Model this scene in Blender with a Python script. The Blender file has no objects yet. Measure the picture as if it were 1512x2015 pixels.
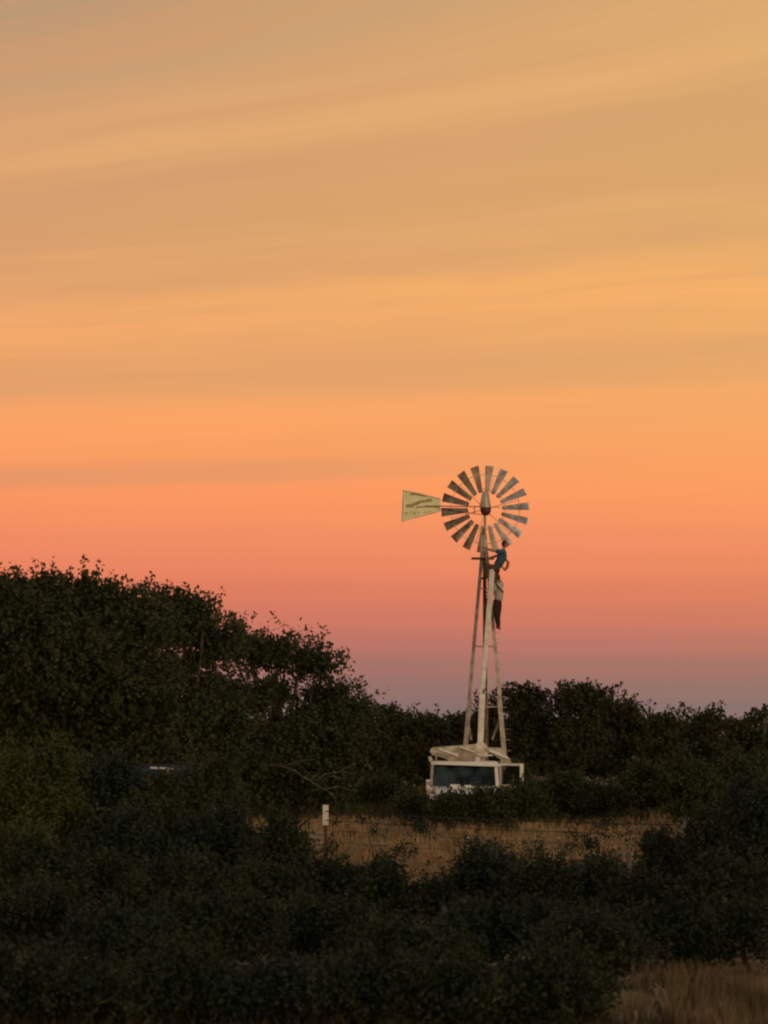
import bpy, bmesh, math, random
import numpy as np
from mathutils import Vector, Matrix, Quaternion

random.seed(7)
SC = bpy.context.scene
COL = SC.collection
F = 5400.0                      # focal length in photo pixels
CAMZ = 3.6
TH = math.atan(403.0 / F)       # camera tilt up
CT, ST = math.cos(TH), math.sin(TH)

# ------------------------------------------------------------------ helpers
def P(px, py, Y):
    dx = (px - 756.0) / F; dy = (1007.5 - py) / F
    d = Vector((dx, CT - dy * ST, ST + dy * CT))
    s = Y / d.y
    return Vector((d.x * s, Y, CAMZ + d.z * s))

def sm(a, b, t):
    t = min(1, max(0, (t - a) / (b - a))); return t * t * (3 - 2 * t)

def gz(x, y):
    z = 0.32 * sm(62, 84, y)
    z += 0.05 * math.sin(x * 0.7 + 1) * math.sin(y * 0.31) + 0.03 * math.sin(x * 1.9 + y * 1.1)
    return z

def lin(c):
    return tuple(((v / 255) / 12.92 if v / 255 <= 0.04045 else ((v / 255 + 0.055) / 1.055) ** 2.4) for v in c)

def tag(o, label=None, cat=None, group=None, kind=None):
    if label: o['label'] = label
    if cat: o['category'] = cat
    if group: o['group'] = group
    if kind: o['kind'] = kind
    return o

def thing(name, loc, label, cat, group=None):
    o = bpy.data.objects.new(name, None); COL.objects.link(o)
    o.location = loc; o.empty_display_size = 0.2
    return tag(o, label, cat, group)

def root_loc(p):
    v = Vector((0, 0, 0))
    while p is not None:
        v += p.location; p = p.parent
    return v

def link(name, me, mat=None, parent=None, origin=None):
    """mesh in world coordinates -> object; moved so that its origin is the parent's base"""
    off = root_loc(parent) if parent is not None else Vector(origin or (0, 0, 0))
    if off.length > 0: me.transform(Matrix.Translation(-off))
    me.name = name
    o = bpy.data.objects.new(name, me); COL.objects.link(o)
    if parent is not None: o.parent = parent
    else: o.location = off
    for m in (mat if isinstance(mat, (list, tuple)) else [mat]):
        if m is not None: me.materials.append(m)
    return o

class MB:
    def __init__(s): s.v = []; s.f = []; s.m = []
    def add(s, vs, fs, mi=0):
        n = len(s.v); s.v += [tuple(q) for q in vs]
        s.f += [tuple(i + n for i in f) for f in fs]; s.m += [mi] * len(fs)
    def box(s, c, d, R=None, mi=0, bev=0.0):
        """bevelled box: centre c, full size d, optional rotation matrix"""
        bm = bmesh.new(); bmesh.ops.create_cube(bm, size=1)
        for v in bm.verts: v.co = Vector((v.co.x * d[0], v.co.y * d[1], v.co.z * d[2]))
        if bev > 0:
            bmesh.ops.bevel(bm, geom=list(bm.edges), offset=bev, segments=2, affect='EDGES', profile=0.6)
        M = Matrix.Translation(Vector(c)) @ (R.to_4x4() if R else Matrix.Identity(4))
        bm.transform(M); bm.verts.ensure_lookup_table()
        s.add([v.co[:] for v in bm.verts], [[v.index for v in f.verts] for f in bm.faces], mi); bm.free()
    def bar(s, a, b, w, h=None, mi=0, bev=0.0, up=(0, -1, 0)):
        a, b = Vector(a), Vector(b); z = (b - a); L = z.length; z.normalize()
        x = Vector(up).cross(z)
        if x.length < 1e-3: x = Vector((1, 0, 0)).cross(z)
        x.normalize(); y = z.cross(x)
        s.box((a + b) / 2, (w, h or w, L), Matrix((x, y, z)).transposed(), mi, bev)
    def angle(s, a, b, w, t, inward):
        """an L profile steel angle from a to b, its corner on the line, arms turned from 'inward'"""
        a, b = Vector(a), Vector(b); z = (b - a).normalized(); i = Vector(inward); i = (i - z * i.dot(z)).normalized()
        j = z.cross(i)
        for d in ((i + j).normalized(), (i - j).normalized()):
            e = z.cross(d)
            R = Matrix((d, e, z)).transposed()
            s.box((a + b) / 2 + d * w / 2, (w, t, (b - a).length), R)
    def tube(s, pts, r, n=8, mi=0, cap=True):
        pts = [Vector(p) for p in pts]
        rs = r if isinstance(r, (list, tuple)) else [r] * len(pts)
        rings = []; prev = None
        for i, p in enumerate(pts):
            t = (pts[min(i + 1, len(pts) - 1)] - pts[max(i - 1, 0)]).normalized()
            x = prev - t * prev.dot(t) if prev is not None else t.orthogonal()
            x.normalize(); prev = x; y = t.cross(x)
            rings.append([p + (x * math.cos(2 * math.pi * k / n) + y * math.sin(2 * math.pi * k / n)) * rs[i] for k in range(n)])
        vs = [q for R in rings for q in R]; fs = []
        for i in range(len(pts) - 1):
            for k in range(n):
                fs.append((i * n + k, i * n + (k + 1) % n, (i + 1) * n + (k + 1) % n, (i + 1) * n + k))
        if cap:
            fs.append(tuple(range(n))[::-1]); fs.append(tuple((len(pts) - 1) * n + k for k in range(n)))
        s.add(vs, fs, mi)
    def lathe(s, prof, c, axis=(0, 0, 1), n=16, mi=0):
        ax = Vector(axis).normalized(); x = ax.orthogonal().normalized(); y = ax.cross(x); c = Vector(c)
        vs = [c + ax * h + (x * math.cos(2 * math.pi * k / n) + y * math.sin(2 * math.pi * k / n)) * r for (r, h) in prof for k in range(n)]
        fs = []
        for i in range(len(prof) - 1):
            for k in range(n):
                fs.append((i * n + k, i * n + (k + 1) % n, (i + 1) * n + (k + 1) % n, (i + 1) * n + k))
        fs.append(tuple(range(n))[::-1]); fs.append(tuple((len(prof) - 1) * n + k for k in range(n)))
        s.add(vs, fs, mi)
    def prism(s, pts, d, mi=0):
        """polygon pts pushed along vector d"""
        n = len(pts); d = Vector(d); pts = [Vector(p) for p in pts]
        vs = pts + [p + d for p in pts]
        fs = [tuple(range(n)), tuple(range(2 * n - 1, n - 1, -1))]
        fs += [(i, (i + 1) % n, n + (i + 1) % n, n + i)[::-1] for i in range(n)]
        s.add(vs, fs, mi)
    def loft(s, rings, mi=0):
        n = len(rings[0]); vs = [p for R in rings for p in R]; fs = []
        for i in range(len(rings) - 1):
            for k in range(n):
                fs.append((i * n + k, i * n + (k + 1) % n, (i + 1) * n + (k + 1) % n, (i + 1) * n + k))
        fs.append(tuple(range(n))[::-1]); fs.append(tuple((len(rings) - 1) * n + k for k in range(n)))
        s.add(vs, fs, mi)
    def mesh(s, name='mesh', smooth=False):
        me = bpy.data.meshes.new(name); me.from_pydata(s.v, [], s.f)
        bm = bmesh.new(); bm.from_mesh(me)
        if len(bm.faces) < 20000: bmesh.ops.recalc_face_normals(bm, faces=bm.faces)
        bm.to_mesh(me); bm.free()
        if len(me.polygons) == len(s.m):
            me.polygons.foreach_set('material_index', s.m)
        if smooth:
            me.polygons.foreach_set('use_smooth', [True] * len(me.polygons))
            try: me.set_sharp_from_angle(angle=math.radians(38))
            except Exception: pass
        me.update(); return me
    def build(s, name, mat, parent=None, origin=None, smooth=False):
        return link(name, s.mesh(name, smooth), mat, parent, origin)

# ------------------------------------------------------------------ materials
def mat(name, c1, c2=None, scale=4.0, rough=0.6, metal=0.0, detail=6, lo=0.35, hi=0.65, bump=0.0, bscale=30, spec=0.5, c3=None, rvar=0.0):
    m = bpy.data.materials.new(name); m.use_nodes = True
    N = m.node_tree.nodes; L = m.node_tree.links; b = N['Principled BSDF']
    b.inputs['Roughness'].default_value = rough; b.inputs['Metallic'].default_value = metal
    b.inputs['Specular IOR Level'].default_value = spec
    tc = N.new('ShaderNodeTexCoord')
    if c2 is None: b.inputs['Base Color'].default_value = (*c1, 1)
    else:
        t = N.new('ShaderNodeTexNoise'); t.inputs['Scale'].default_value = scale; t.inputs['Detail'].default_value = detail
        L.new(tc.outputs['Object'], t.inputs['Vector'])
        r = N.new('ShaderNodeValToRGB'); r.color_ramp.elements[0].position = lo; r.color_ramp.elements[1].position = hi
        r.color_ramp.elements[0].color = (*c1, 1); r.color_ramp.elements[1].color = (*c2, 1)
        if c3:
            e = r.color_ramp.elements.new((lo + hi) / 2); e.color = (*c3, 1)
        L.new(t.outputs['Fac'], r.inputs['Fac']); L.new(r.outputs['Color'], b.inputs['Base Color'])
        if rvar:
            mr = N.new('ShaderNodeMapRange'); mr.inputs['To Min'].default_value = rough - rvar; mr.inputs['To Max'].default_value = rough + rvar
            L.new(t.outputs['Fac'], mr.inputs['Value']); L.new(mr.outputs['Result'], b.inputs['Roughness'])
    if bump:
        t2 = N.new('ShaderNodeTexNoise'); t2.inputs['Scale'].default_value = bscale; t2.inputs['Detail'].default_value = 5
        L.new(tc.outputs['Object'], t2.inputs['Vector'])
        bp = N.new('ShaderNodeBump'); bp.inputs['Strength'].default_value = bump; bp.inputs['Distance'].default_value = 0.05
        L.new(t2.outputs['Fac'], bp.inputs['Height']); L.new(bp.outputs['Normal'], b.inputs['Normal'])
    return m

def leafmat(name, a, b_, dry=None):
    """foliage: leaf colour varies from spray to spray (noise in object space) and a few dry leaves"""
    m = bpy.data.materials.new(name); m.use_nodes = True
    N = m.node_tree.nodes; L = m.node_tree.links; b = N['Principled BSDF']
    b.inputs['Roughness'].default_value = 0.62; b.inputs['Specular IOR Level'].default_value = 0.22
    tc = N.new('ShaderNodeTexCoord')
    t = N.new('ShaderNodeTexNoise'); t.inputs['Scale'].default_value = 1.7; t.inputs['Detail'].default_value = 4
    t.inputs['Roughness'].default_value = 0.65
    L.new(tc.outputs['Object'], t.inputs['Vector'])
    r = N.new('ShaderNodeValToRGB'); r.color_ramp.elements[0].position = 0.36; r.color_ramp.elements[1].position = 0.66
    r.color_ramp.elements[0].color = (*a, 1); r.color_ramp.elements[1].color = (*b_, 1)
    L.new(t.outputs['Fac'], r.inputs['Fac'])
    out = r.outputs['Color']
    t3 = N.new('ShaderNodeTexNoise'); t3.inputs['Scale'].default_value = 9.0; t3.inputs['Detail'].default_value = 3
    L.new(tc.outputs['Object'], t3.inputs['Vector'])
    mr = N.new('ShaderNodeMapRange'); mr.inputs['From Min'].default_value = 0.62; mr.inputs['From Max'].default_value = 0.75
    L.new(t3.outputs['Fac'], mr.inputs['Value'])
    mx = N.new('ShaderNodeMix'); mx.data_type = 'RGBA'
    L.new(mr.outputs['Result'], mx.inputs[0]); L.new(out, mx.inputs[6]); mx.inputs[7].default_value = (*(dry or (0.11, 0.10, 0.05)), 1)
    L.new(mx.outputs[2], b.inputs['Base Color'])
    return m

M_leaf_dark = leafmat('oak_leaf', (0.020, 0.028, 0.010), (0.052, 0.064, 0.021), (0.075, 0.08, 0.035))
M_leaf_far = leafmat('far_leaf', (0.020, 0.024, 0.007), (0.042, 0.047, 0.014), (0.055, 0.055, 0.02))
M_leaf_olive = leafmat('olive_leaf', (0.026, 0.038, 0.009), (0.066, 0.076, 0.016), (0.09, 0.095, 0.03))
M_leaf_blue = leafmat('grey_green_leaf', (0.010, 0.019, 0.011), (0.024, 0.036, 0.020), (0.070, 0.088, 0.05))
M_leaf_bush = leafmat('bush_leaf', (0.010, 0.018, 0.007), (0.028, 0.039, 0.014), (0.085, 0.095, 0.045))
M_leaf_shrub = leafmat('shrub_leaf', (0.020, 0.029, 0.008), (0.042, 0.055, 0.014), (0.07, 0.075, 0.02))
M_bark = mat('bark', (0.035, 0.028, 0.02), (0.09, 0.075, 0.055), 6, 0.9, bump=0.5)
M_galv = mat('galvanised_steel', (0.30, 0.27, 0.22), (0.52, 0.49, 0.43), 5, 0.42, 0.55, bump=0.1, rvar=0.1)
M_tower = mat('weathered_tower_steel', (0.25, 0.21, 0.17), (0.48, 0.43, 0.36), 4, 0.6, 0.25, bump=0.1)
M_blade = mat('blade_steel', (0.44, 0.37, 0.30), (0.86, 0.84, 0.79), 3.5, 0.36, 0.92, bump=0.05, bscale=12, rvar=0.08, c3=(0.68, 0.63, 0.56))
M_vane = mat('vane_paint', (0.74, 0.72, 0.36), (0.84, 0.83, 0.52), 4, 0.55, bump=0.05)
M_mark = mat('vane_mark', (0.24, 0.21, 0.08), (0.40, 0.36, 0.16), 10, 0.7)
M_red = mat('dark_red_housing', (0.06, 0.012, 0.008), (0.12, 0.03, 0.02), 8, 0.5)
M_wood = mat('weathered_wood', (0.10, 0.06, 0.035), (0.19, 0.12, 0.07), 9, 0.85)
M_white = mat('truck_white', (0.66, 0.63, 0.56), (0.78, 0.76, 0.70), 3, 0.38, bump=0.03, c3=(0.74, 0.71, 0.64), lo=0.25, hi=0.6)
M_boom = mat('boom_cream', (0.52, 0.47, 0.38), (0.74, 0.69, 0.58), 4, 0.5, bump=0.06, lo=0.3, hi=0.6)
M_rack = mat('mottled_rack_paint', (0.22, 0.19, 0.14), (0.58, 0.54, 0.45), 3.5, 0.6, bump=0.1)  # mottled between a dark and a light tan
M_rack2 = mat('dull_tan_paint', (0.20, 0.17, 0.12), (0.42, 0.37, 0.29), 4, 0.7, bump=0.1)
M_glass = mat('windshield_glass', (0.002, 0.005, 0.005), (0.030, 0.052, 0.048), 2.2, 0.15, spec=0.22, lo=0.42, hi=0.66)  # pale patches in the base colour imitate uneven reflections
M_clear = mat('clear_glass', (0.5, 0.55, 0.5), rough=0.02)
M_clear.node_tree.nodes['Principled BSDF'].inputs['Transmission Weight'].default_value = 1.0
M_clear.node_tree.nodes['Principled BSDF'].inputs['IOR'].default_value = 1.15
M_black = mat('black_rubber', (0.02, 0.02, 0.02), (0.035, 0.035, 0.033), 14, 0.75)
M_dark = mat('dark_trim', (0.03, 0.03, 0.03), rough=0.5)
M_chrome = mat('chrome', (0.6, 0.6, 0.6), rough=0.2, metal=1.0)
M_lens = mat('headlight_lens', (0.6, 0.62, 0.6), rough=0.15)
M_amber = mat('amber_lens', (0.5, 0.18, 0.02), rough=0.25)
M_van = mat('van_grey_paint', (0.014, 0.016, 0.017), (0.025, 0.028, 0.03), 3, 0.4)
M_postw = mat('post_white_paint', (0.60, 0.59, 0.54), (0.80, 0.79, 0.74), 14, 0.6)
M_postr = mat('post_rust', (0.07, 0.022, 0.012), (0.12, 0.045, 0.025), 14, 0.8)
M_wire = mat('wire_steel', (0.03, 0.03, 0.028), rough=0.7, metal=0.2)
M_greypost = mat('grey_post_wood', (0.06, 0.06, 0.055), (0.12, 0.12, 0.11), 10, 0.9)
M_skin = mat('skin', (0.34, 0.17, 0.11), rough=0.55)
M_blue = mat('blue_work_shirt', (0.018, 0.060, 0.11), (0.03, 0.095, 0.17), 12, 0.85)
M_grey = mat('pale_grey_shirt', (0.36, 0.34, 0.30), (0.50, 0.48, 0.43), 12, 0.85)
M_jean = mat('brown_work_trousers', (0.065, 0.035, 0.025), (0.11, 0.06, 0.045), 10, 0.9)
M_trou = mat('dark_trousers', (0.022, 0.010, 0.007), (0.035, 0.016, 0.010), 10, 0.9)
M_boot = mat('brown_boot', (0.06, 0.028, 0.015), rough=0.7)
M_cap = mat('dark_cap', (0.022, 0.014, 0.014), rough=0.9)
M_hair = mat('brown_hair', (0.05, 0.018, 0.010), rough=0.8)
M_rope = mat('red_strap', (0.40, 0.12, 0.055), (0.50, 0.17, 0.08), 20, 0.8)

# ------------------------------------------------------------------ camera
cam = bpy.data.cameras.new('camera'); co = bpy.data.objects.new('camera', cam); COL.objects.link(co)
cam.sensor_fit = 'HORIZONTAL'; cam.sensor_width = 36.0; cam.lens = F / 1512.0 * 36.0
cam.clip_start = 0.5; cam.clip_end = 6000
co.location = (0, 0, CAMZ); co.rotation_euler = (math.pi / 2 + TH, 0, 0)
SC.camera = co
cam.dof.use_dof = True; cam.dof.focus_distance = 88.0; cam.dof.aperture_fstop = 2.9

# ------------------------------------------------------------------ sky
def vof(py):                                   # tan(elevation) seen at a photo row
    dy = (1007.5 - py) / F
    return (ST + dy * CT) / (CT - dy * ST)

SKY = [  # photo row, sRGB
    (1400, (137, 113, 111)), (1360, (149, 114, 107)), (1310, (167, 115, 104)), (1265, (189, 118, 103)),
    (1215, (209, 123, 100)), (1165, (222, 128, 97)), (1110, (235, 137, 99)), (1060, (241, 143, 100)), (1010, (248, 150, 98)),
    (975, (252, 154, 98)), (945, (252, 157, 98)), (915, (251, 159, 99)), (882, (253, 162, 99)), (840, (253, 166, 101)), (798, (250, 168, 103)),
    (752, (233, 166, 106)), (700, (231, 166, 107)), (665, (240, 171, 106)), (620, (245, 174, 107)), (570, (242, 174, 107)),
    (525, (229, 169, 109)), (455, (226, 169, 111)), (400, (217, 164, 109)), (320, (217, 164, 112)), (275, (221, 168, 113)),
    (230, (227, 173, 115)), (150, (220, 169, 115)), (0, (203, 162, 116)), (-200, (184, 156, 118)), (-600, (150, 142, 126))]
VM = vof(-600)

W = bpy.data.worlds.new('World'); SC.world = W; W.use_nodes = True
N = W.node_tree.nodes; L = W.node_tree.links; N.clear()
def nd(t, **k):
    n = N.new(t)
    for a, b in k.items(): setattr(n, a, b)
    return n
def mth(op, a, b=None, c=None, clamp=False):
    n = nd('ShaderNodeMath', operation=op); n.use_clamp = clamp
    for i, v in enumerate((a, b, c)):
        if v is None: continue
        if isinstance(v, (int, float)): n.inputs[i].default_value = v
        else: L.new(v, n.inputs[i])
    return n.outputs[0]
tc = nd('ShaderNodeTexCoord'); sp = nd('ShaderNodeSeparateXYZ'); L.new(tc.outputs['Generated'], sp.inputs[0])
X, Yc, Z = sp.outputs
hor = mth('SQRT', mth('ADD', mth('MULTIPLY', X, X), mth('MULTIPLY', Yc, Yc)))
v = mth('DIVIDE', Z, mth('MAXIMUM', hor, 0.02))
u = mth('ARCTAN2', X, Yc)
uc = mth('MINIMUM', mth('MAXIMUM', u, -1.0), 1.0)
ul = mth('MINIMUM', mth('MAXIMUM', u, -0.22), 0.22)
# cloud layers lean: those high in the sky climb to the right, the low ones lie level
tilt = mth('MULTIPLY', ul, mth('MINIMUM', mth('MULTIPLY', mth('MULTIPLY', v, mth('MULTIPLY', v, v)), 15.0), 0.26))
bow = mth('MULTIPLY', mth('MULTIPLY', ul, ul), mth('MULTIPLY', mth('MINIMUM', v, 0.3), -0.9))
cv = nd('ShaderNodeCombineXYZ'); L.new(mth('MULTIPLY', uc, 5.0), cv.inputs[0]); L.new(mth('MULTIPLY', mth('SUBTRACT', v, tilt), 26.0), cv.inputs[1])
nz = nd('ShaderNodeTexNoise'); nz.inputs['Scale'].default_value = 1.0; nz.inputs['Detail'].default_value = 3; nz.inputs['Roughness'].default_value = 0.5
L.new(cv.outputs[0], nz.inputs['Vector'])
warp = mth('MULTIPLY', mth('SUBTRACT', nz.outputs['Fac'], 0.5), mth('MULTIPLY', mth('MINIMUM', v, 0.2), 0.085))
s_ = mth('ADD', mth('SUBTRACT', mth('SUBTRACT', v, tilt), bow), warp)
pos = mth('DIVIDE', s_, VM, clamp=True)
rp = nd('ShaderNodeValToRGB'); cr = rp.color_ramp; cr.interpolation = 'EASE'
L.new(pos, rp.inputs['Fac'])
stops = sorted([(max(0.0, vof(py) / VM), lin(c)) for py, c in SKY])
cr.elements[0].position = stops[0][0]; cr.elements[0].color = (*stops[0][1], 1)
cr.elements[1].position = stops[-1][0]; cr.elements[1].color = (*stops[-1][1], 1)
for p_, c_ in stops[1:-1]:
    e = cr.elements.new(p_); e.color = (*c_, 1)
# thin streaks: greyer veils of high cloud over the glow
cv2 = nd('ShaderNodeCombineXYZ'); L.new(mth('MULTIPLY', uc, 3.2), cv2.inputs[0]); L.new(mth('MULTIPLY', s_, 75.0), cv2.inputs[1])
nz2 = nd('ShaderNodeTexNoise'); nz2.inputs['Scale'].default_value = 1.0; nz2.inputs['Detail'].default_value = 8; nz2.inputs['Roughness'].default_value = 0.62; nz2.inputs['Distortion'].default_value = 0.5
L.new(cv2.outputs[0], nz2.inputs['Vector'])
veil = nd('ShaderNodeMapRange'); veil.inputs['From Min'].default_value = 0.42; veil.inputs['From Max'].default_value = 0.66
L.new(nz2.outputs['Fac'], veil.inputs['Value'])
vw = mth('MULTIPLY', veil.outputs['Result'], mth('MULTIPLY', mth('MULTIPLY', mth('SUBTRACT', v, 0.06), 9.0, clamp=True), 0.55))
mxv = nd('ShaderNodeMix', data_type='RGBA'); L.new(vw, mxv.inputs[0]); L.new(rp.outputs['Color'], mxv.inputs[6])
mxv.inputs[7].default_value = (*lin((212, 158, 110)), 1)
# one thin grey streak low on the left that thins out to the right
def smooth(x, a, b):
    n = nd('ShaderNodeMapRange'); n.interpolation_type = 'SMOOTHSTEP'; n.inputs['From Min'].default_value = a; n.inputs['From Max'].default_value = b
    L.new(x, n.inputs['Value']); return n.outputs['Result']
wob = mth('ADD', v, mth('MULTIPLY', mth('SUBTRACT', nz2.outputs['Fac'], 0.5), 0.006))
sl_ = mth('SUBTRACT', wob, mth('MULTIPLY', ul, 0.035))
band = mth('MULTIPLY', smooth(sl_, vof(948) , vof(932)), mth('SUBTRACT', 1.0, smooth(sl_, vof(912), vof(880))))
band = mth('MULTIPLY', band, mth('SUBTRACT', 1.0, smooth(ul, -0.06, 0.10)))
mxs = nd('ShaderNodeMix', data_type='RGBA'); L.new(mth('MULTIPLY', band, 0.85), mxs.inputs[0]); L.new(mxv.outputs[2], mxs.inputs[6])
mxs.inputs[7].default_value = (*lin((232, 155, 104)), 1)
# yellower towards the right, pinker towards the left
side = nd('ShaderNodeMix', data_type='RGBA', blend_type='MULTIPLY')
L.new(mxs.outputs[2], side.inputs[6]); side.inputs[0].default_value = 1.0
cs = nd('ShaderNodeMix', data_type='RGBA')
L.new(mth('ADD', mth('MULTIPLY', ul, 3.2), 0.5, clamp=True), cs.inputs[0])
cs.inputs[6].default_value = (0.99, 0.93, 0.99, 1); cs.inputs[7].default_value = (1.01, 1.045, 0.98, 1)
L.new(cs.outputs[2], side.inputs[7])
# the rest of the dome: physical sky overhead, afterglow of the set sun behind the camera
ny = nd('ShaderNodeTexSky', sky_type='NISHITA'); ny.sun_disc = False
SUN_EL = math.radians(2.0); SUN_AZ = math.radians(152)      # azimuth clockwise from +Y: behind the camera, a little to the right
ny.sun_elevation = SUN_EL; ny.sun_rotation = SUN_AZ; ny.dust_density = 2.0; ny.air_density = 1.2
nys = nd('ShaderNodeMix', data_type='RGBA', blend_type='MULTIPLY'); nys.inputs[0].default_value = 1.0
L.new(ny.outputs['Color'], nys.inputs[6]); nys.inputs[7].default_value = (0.05, 0.05, 0.05, 1)
zen = nd('ShaderNodeMix', data_type='RGBA', blend_type='ADD'); zen.inputs[0].default_value = 1.0
L.new(nys.outputs[2], zen.inputs[6]); zen.inputs[7].default_value = (0.20, 0.205, 0.215, 1)
up = nd('ShaderNodeMapRange'); up.interpolation_type = 'SMOOTHSTEP'
up.inputs['From Min'].default_value = 0.29; up.inputs['From Max'].default_value = 0.75
L.new(Z, up.inputs['Value'])
m1 = nd('ShaderNodeMix', data_type='RGBA'); L.new(up.outputs['Result'], m1.inputs[0]); L.new(side.outputs[2], m1.inputs[6]); L.new(zen.outputs[2], m1.inputs[7])
west = Vector((math.sin(SUN_AZ), math.cos(SUN_AZ), 0.08)).normalized()
dt = nd('ShaderNodeVectorMath', operation='DOT_PRODUCT'); L.new(tc.outputs['Generated'], dt.inputs[0]); dt.inputs[1].default_value = west
glow = mth('POWER', mth('MAXIMUM', dt.outputs['Value'], 0.0), 5.0)
gl = nd('ShaderNodeMix', data_type='RGBA', blend_type='ADD'); L.new(glow, gl.inputs[0]); L.new(m1.outputs[2], gl.inputs[6])
gl.inputs[7].default_value = (0.72, 0.56, 0.34, 1)
bg = nd('ShaderNodeBackground'); bg.inputs['Strength'].default_value = 1.0; L.new(gl.outputs[2], bg.inputs['Color'])
ow = nd('ShaderNodeOutputWorld'); L.new(bg.outputs[0], ow.inputs['Surface'])

sl = bpy.data.lights.new('sun', 'SUN'); sl.energy = 0.5; sl.angle = math.radians(12); sl.color = (1.0, 0.82, 0.56)
so = bpy.data.objects.new('sun', sl); COL.objects.link(so)
sd = Vector((math.sin(SUN_AZ) * math.cos(math.radians(4)), math.cos(SUN_AZ) * math.cos(math.radians(4)), math.sin(math.radians(4))))
so.rotation_euler = sd.to_track_quat('Z', 'Y').to_euler(); so.location = sd * 60

# ------------------------------------------------------------------ ground
def ground():
    ys = [-400, -60, -10, 10] + [20 + i * 1.0 for i in range(0, 90)] + [115, 125, 140, 170, 230, 400, 900, 3000]
    xs = [-2000, -600, -200, -80, -40] + [-24 + i * 1.0 for i in range(0, 49)] + [40, 80, 200, 600, 2000]
    vs = []; rnd = random.Random(3)
    for y in ys:
        for x in xs:
            near = 1 if abs(x) < 30 and 15 < y < 112 else 0
            vs.append((x, y, gz(x, y) * (1 if near else 0) + (0.32 * sm(62, 84, y) if not near else 0) + near * rnd.uniform(-.03, .03)))
    nx = len(xs)
    fs = [(j * nx + i, j * nx + i + 1, (j + 1) * nx + i + 1, (j + 1) * nx + i) for j in range(len(ys) - 1) for i in range(nx - 1)]
    me = bpy.data.meshes.new('ground'); me.from_pydata(vs, [], fs); me.update()
    me.polygons.foreach_set('use_smooth', [True] * len(me.polygons))
    m = mat('dry_ground', (0.17, 0.11, 0.046), (0.36, 0.24, 0.115), 0.8, 0.95, detail=10, bump=0.8, bscale=6, c3=(0.15, 0.09, 0.046))
    o = link('ground', me, m); tag(o, kind='structure')
ground()

def grass(name, n, area, h, w, m, seed, keep=None, lean=0.35):
    r = np.random.default_rng(seed)
    x = r.uniform(area[0], area[1], n); y = r.uniform(area[2], area[3], n)
    # tufts: pull the blades to random centres
    nt = max(8, n // 26); cx = r.uniform(area[0], area[1], nt); cy = r.uniform(area[2], area[3], nt)
    k = r.integers(0, nt, n); mixf = r.uniform(0, 1, n) < 0.75
    x = np.where(mixf, cx[k] + r.normal(0, .12, n), x); y = np.where(mixf, cy[k] + r.normal(0, .12, n), y)
    if keep is not None:
        ok = np.array([keep(a, b) for a, b in zip(x, y)]); x = x[ok]; y = y[ok]; n = len(x)
    z = np.array([gz(a, b) for a, b in zip(x, y)]) - 0.04
    hh = h * r.uniform(.45, 1.15, n); az = r.uniform(0, 2 * math.pi, n); ln = r.uniform(0, lean, n) * hh
    dx = np.cos(az) * ln; dy = np.sin(az) * ln; fa = r.uniform(0, math.pi, n); ww = w * r.uniform(.6, 1.4, n)
    wx = np.cos(fa) * ww / 2; wy = np.sin(fa) * ww / 2
    V = np.empty((n, 5, 3))
    V[:, 0] = np.stack([x - wx, y - wy, z], 1); V[:, 1] = np.stack([x + wx, y + wy, z], 1)
    V[:, 2] = np.stack([x + dx * .4 + wx * .8, y + dy * .4 + wy * .8, z + hh * .6], 1)
    V[:, 3] = np.stack([x + dx, y + dy, z + hh], 1)
    V[:, 4] = np.stack([x + dx * .4 - wx * .8, y + dy * .4 - wy * .8, z + hh * .6], 1)
    me = bpy.data.meshes.new(name); me.vertices.add(n * 5); me.vertices.foreach_set('co', V.ravel())
    me.loops.add(n * 5); me.loops.foreach_set('vertex_index', np.arange(n * 5))
    me.polygons.add(n); me.polygons.foreach_set('loop_start', np.arange(n) * 5); me.update()
    o = link(name, me, m); return o

M_dry = mat('dry_grass', (0.23, 0.155, 0.075), (0.44, 0.31, 0.165), 1.3, 0.85, detail=8, spec=0.2)
M_dry2 = mat('dry_grass_near', (0.09, 0.066, 0.034), (0.25, 0.185, 0.10), 2.0, 0.85, detail=8, spec=0.2)
M_weed = mat('dark_weed', (0.022, 0.022, 0.010), (0.060, 0.048, 0.024), 2.2, 0.85, detail=6, spec=0.15)
M_green = mat('low_green_growth', (0.040, 0.048, 0.016), (0.10, 0.095, 0.035), 1.6, 0.8, detail=8, spec=0.2)
g1 = grass('dry_grass', 42000, (-5.5, 11.5, 50, 93), 0.17, 0.022, M_dry, 1)
tag(g1, 'tan dry grass covering the clearing in front of the truck', 'grass', kind='stuff')
g2 = grass('tall_dry_grass', 9000, (1.9, 6.2, 29.5, 37.8), 0.42, 0.012, M_dry2, 2, keep=lambda x, y: x > 2.95 + 0.8 * math.sin(y * 1.3) - (37 - y) * 0.05 and y < 36.0 + 1.5 * math.sin(x * 2))
tag(g2, 'tall tan dry grass in the bottom right corner', 'grass', kind='stuff')
g3 = grass('verge_grass', 2500, (-6.5, 3.0, 29.0, 32.2), 0.22, 0.012, M_dry2, 4)
tag(g3, 'sparse brown grass along the bottom edge below the dark bushes', 'grass', kind='stuff')
g6 = grass('low_weeds', 9000, (-6.5, 2.4, 28.8, 33.0), 0.34, 0.03, M_weed, 14, lean=0.7)
tag(g6, 'dark low weeds along the bottom edge under the frontmost bushes', 'weeds', kind='stuff')
g4 = grass('low_weeds', 34000, (-9.0, 17.0, 86, 116), 0.5, 0.06, M_green, 5, lean=0.8)
tag(g4, 'low green weeds at the far edge of the clearing around the truck', 'weeds', kind='stuff')

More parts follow.
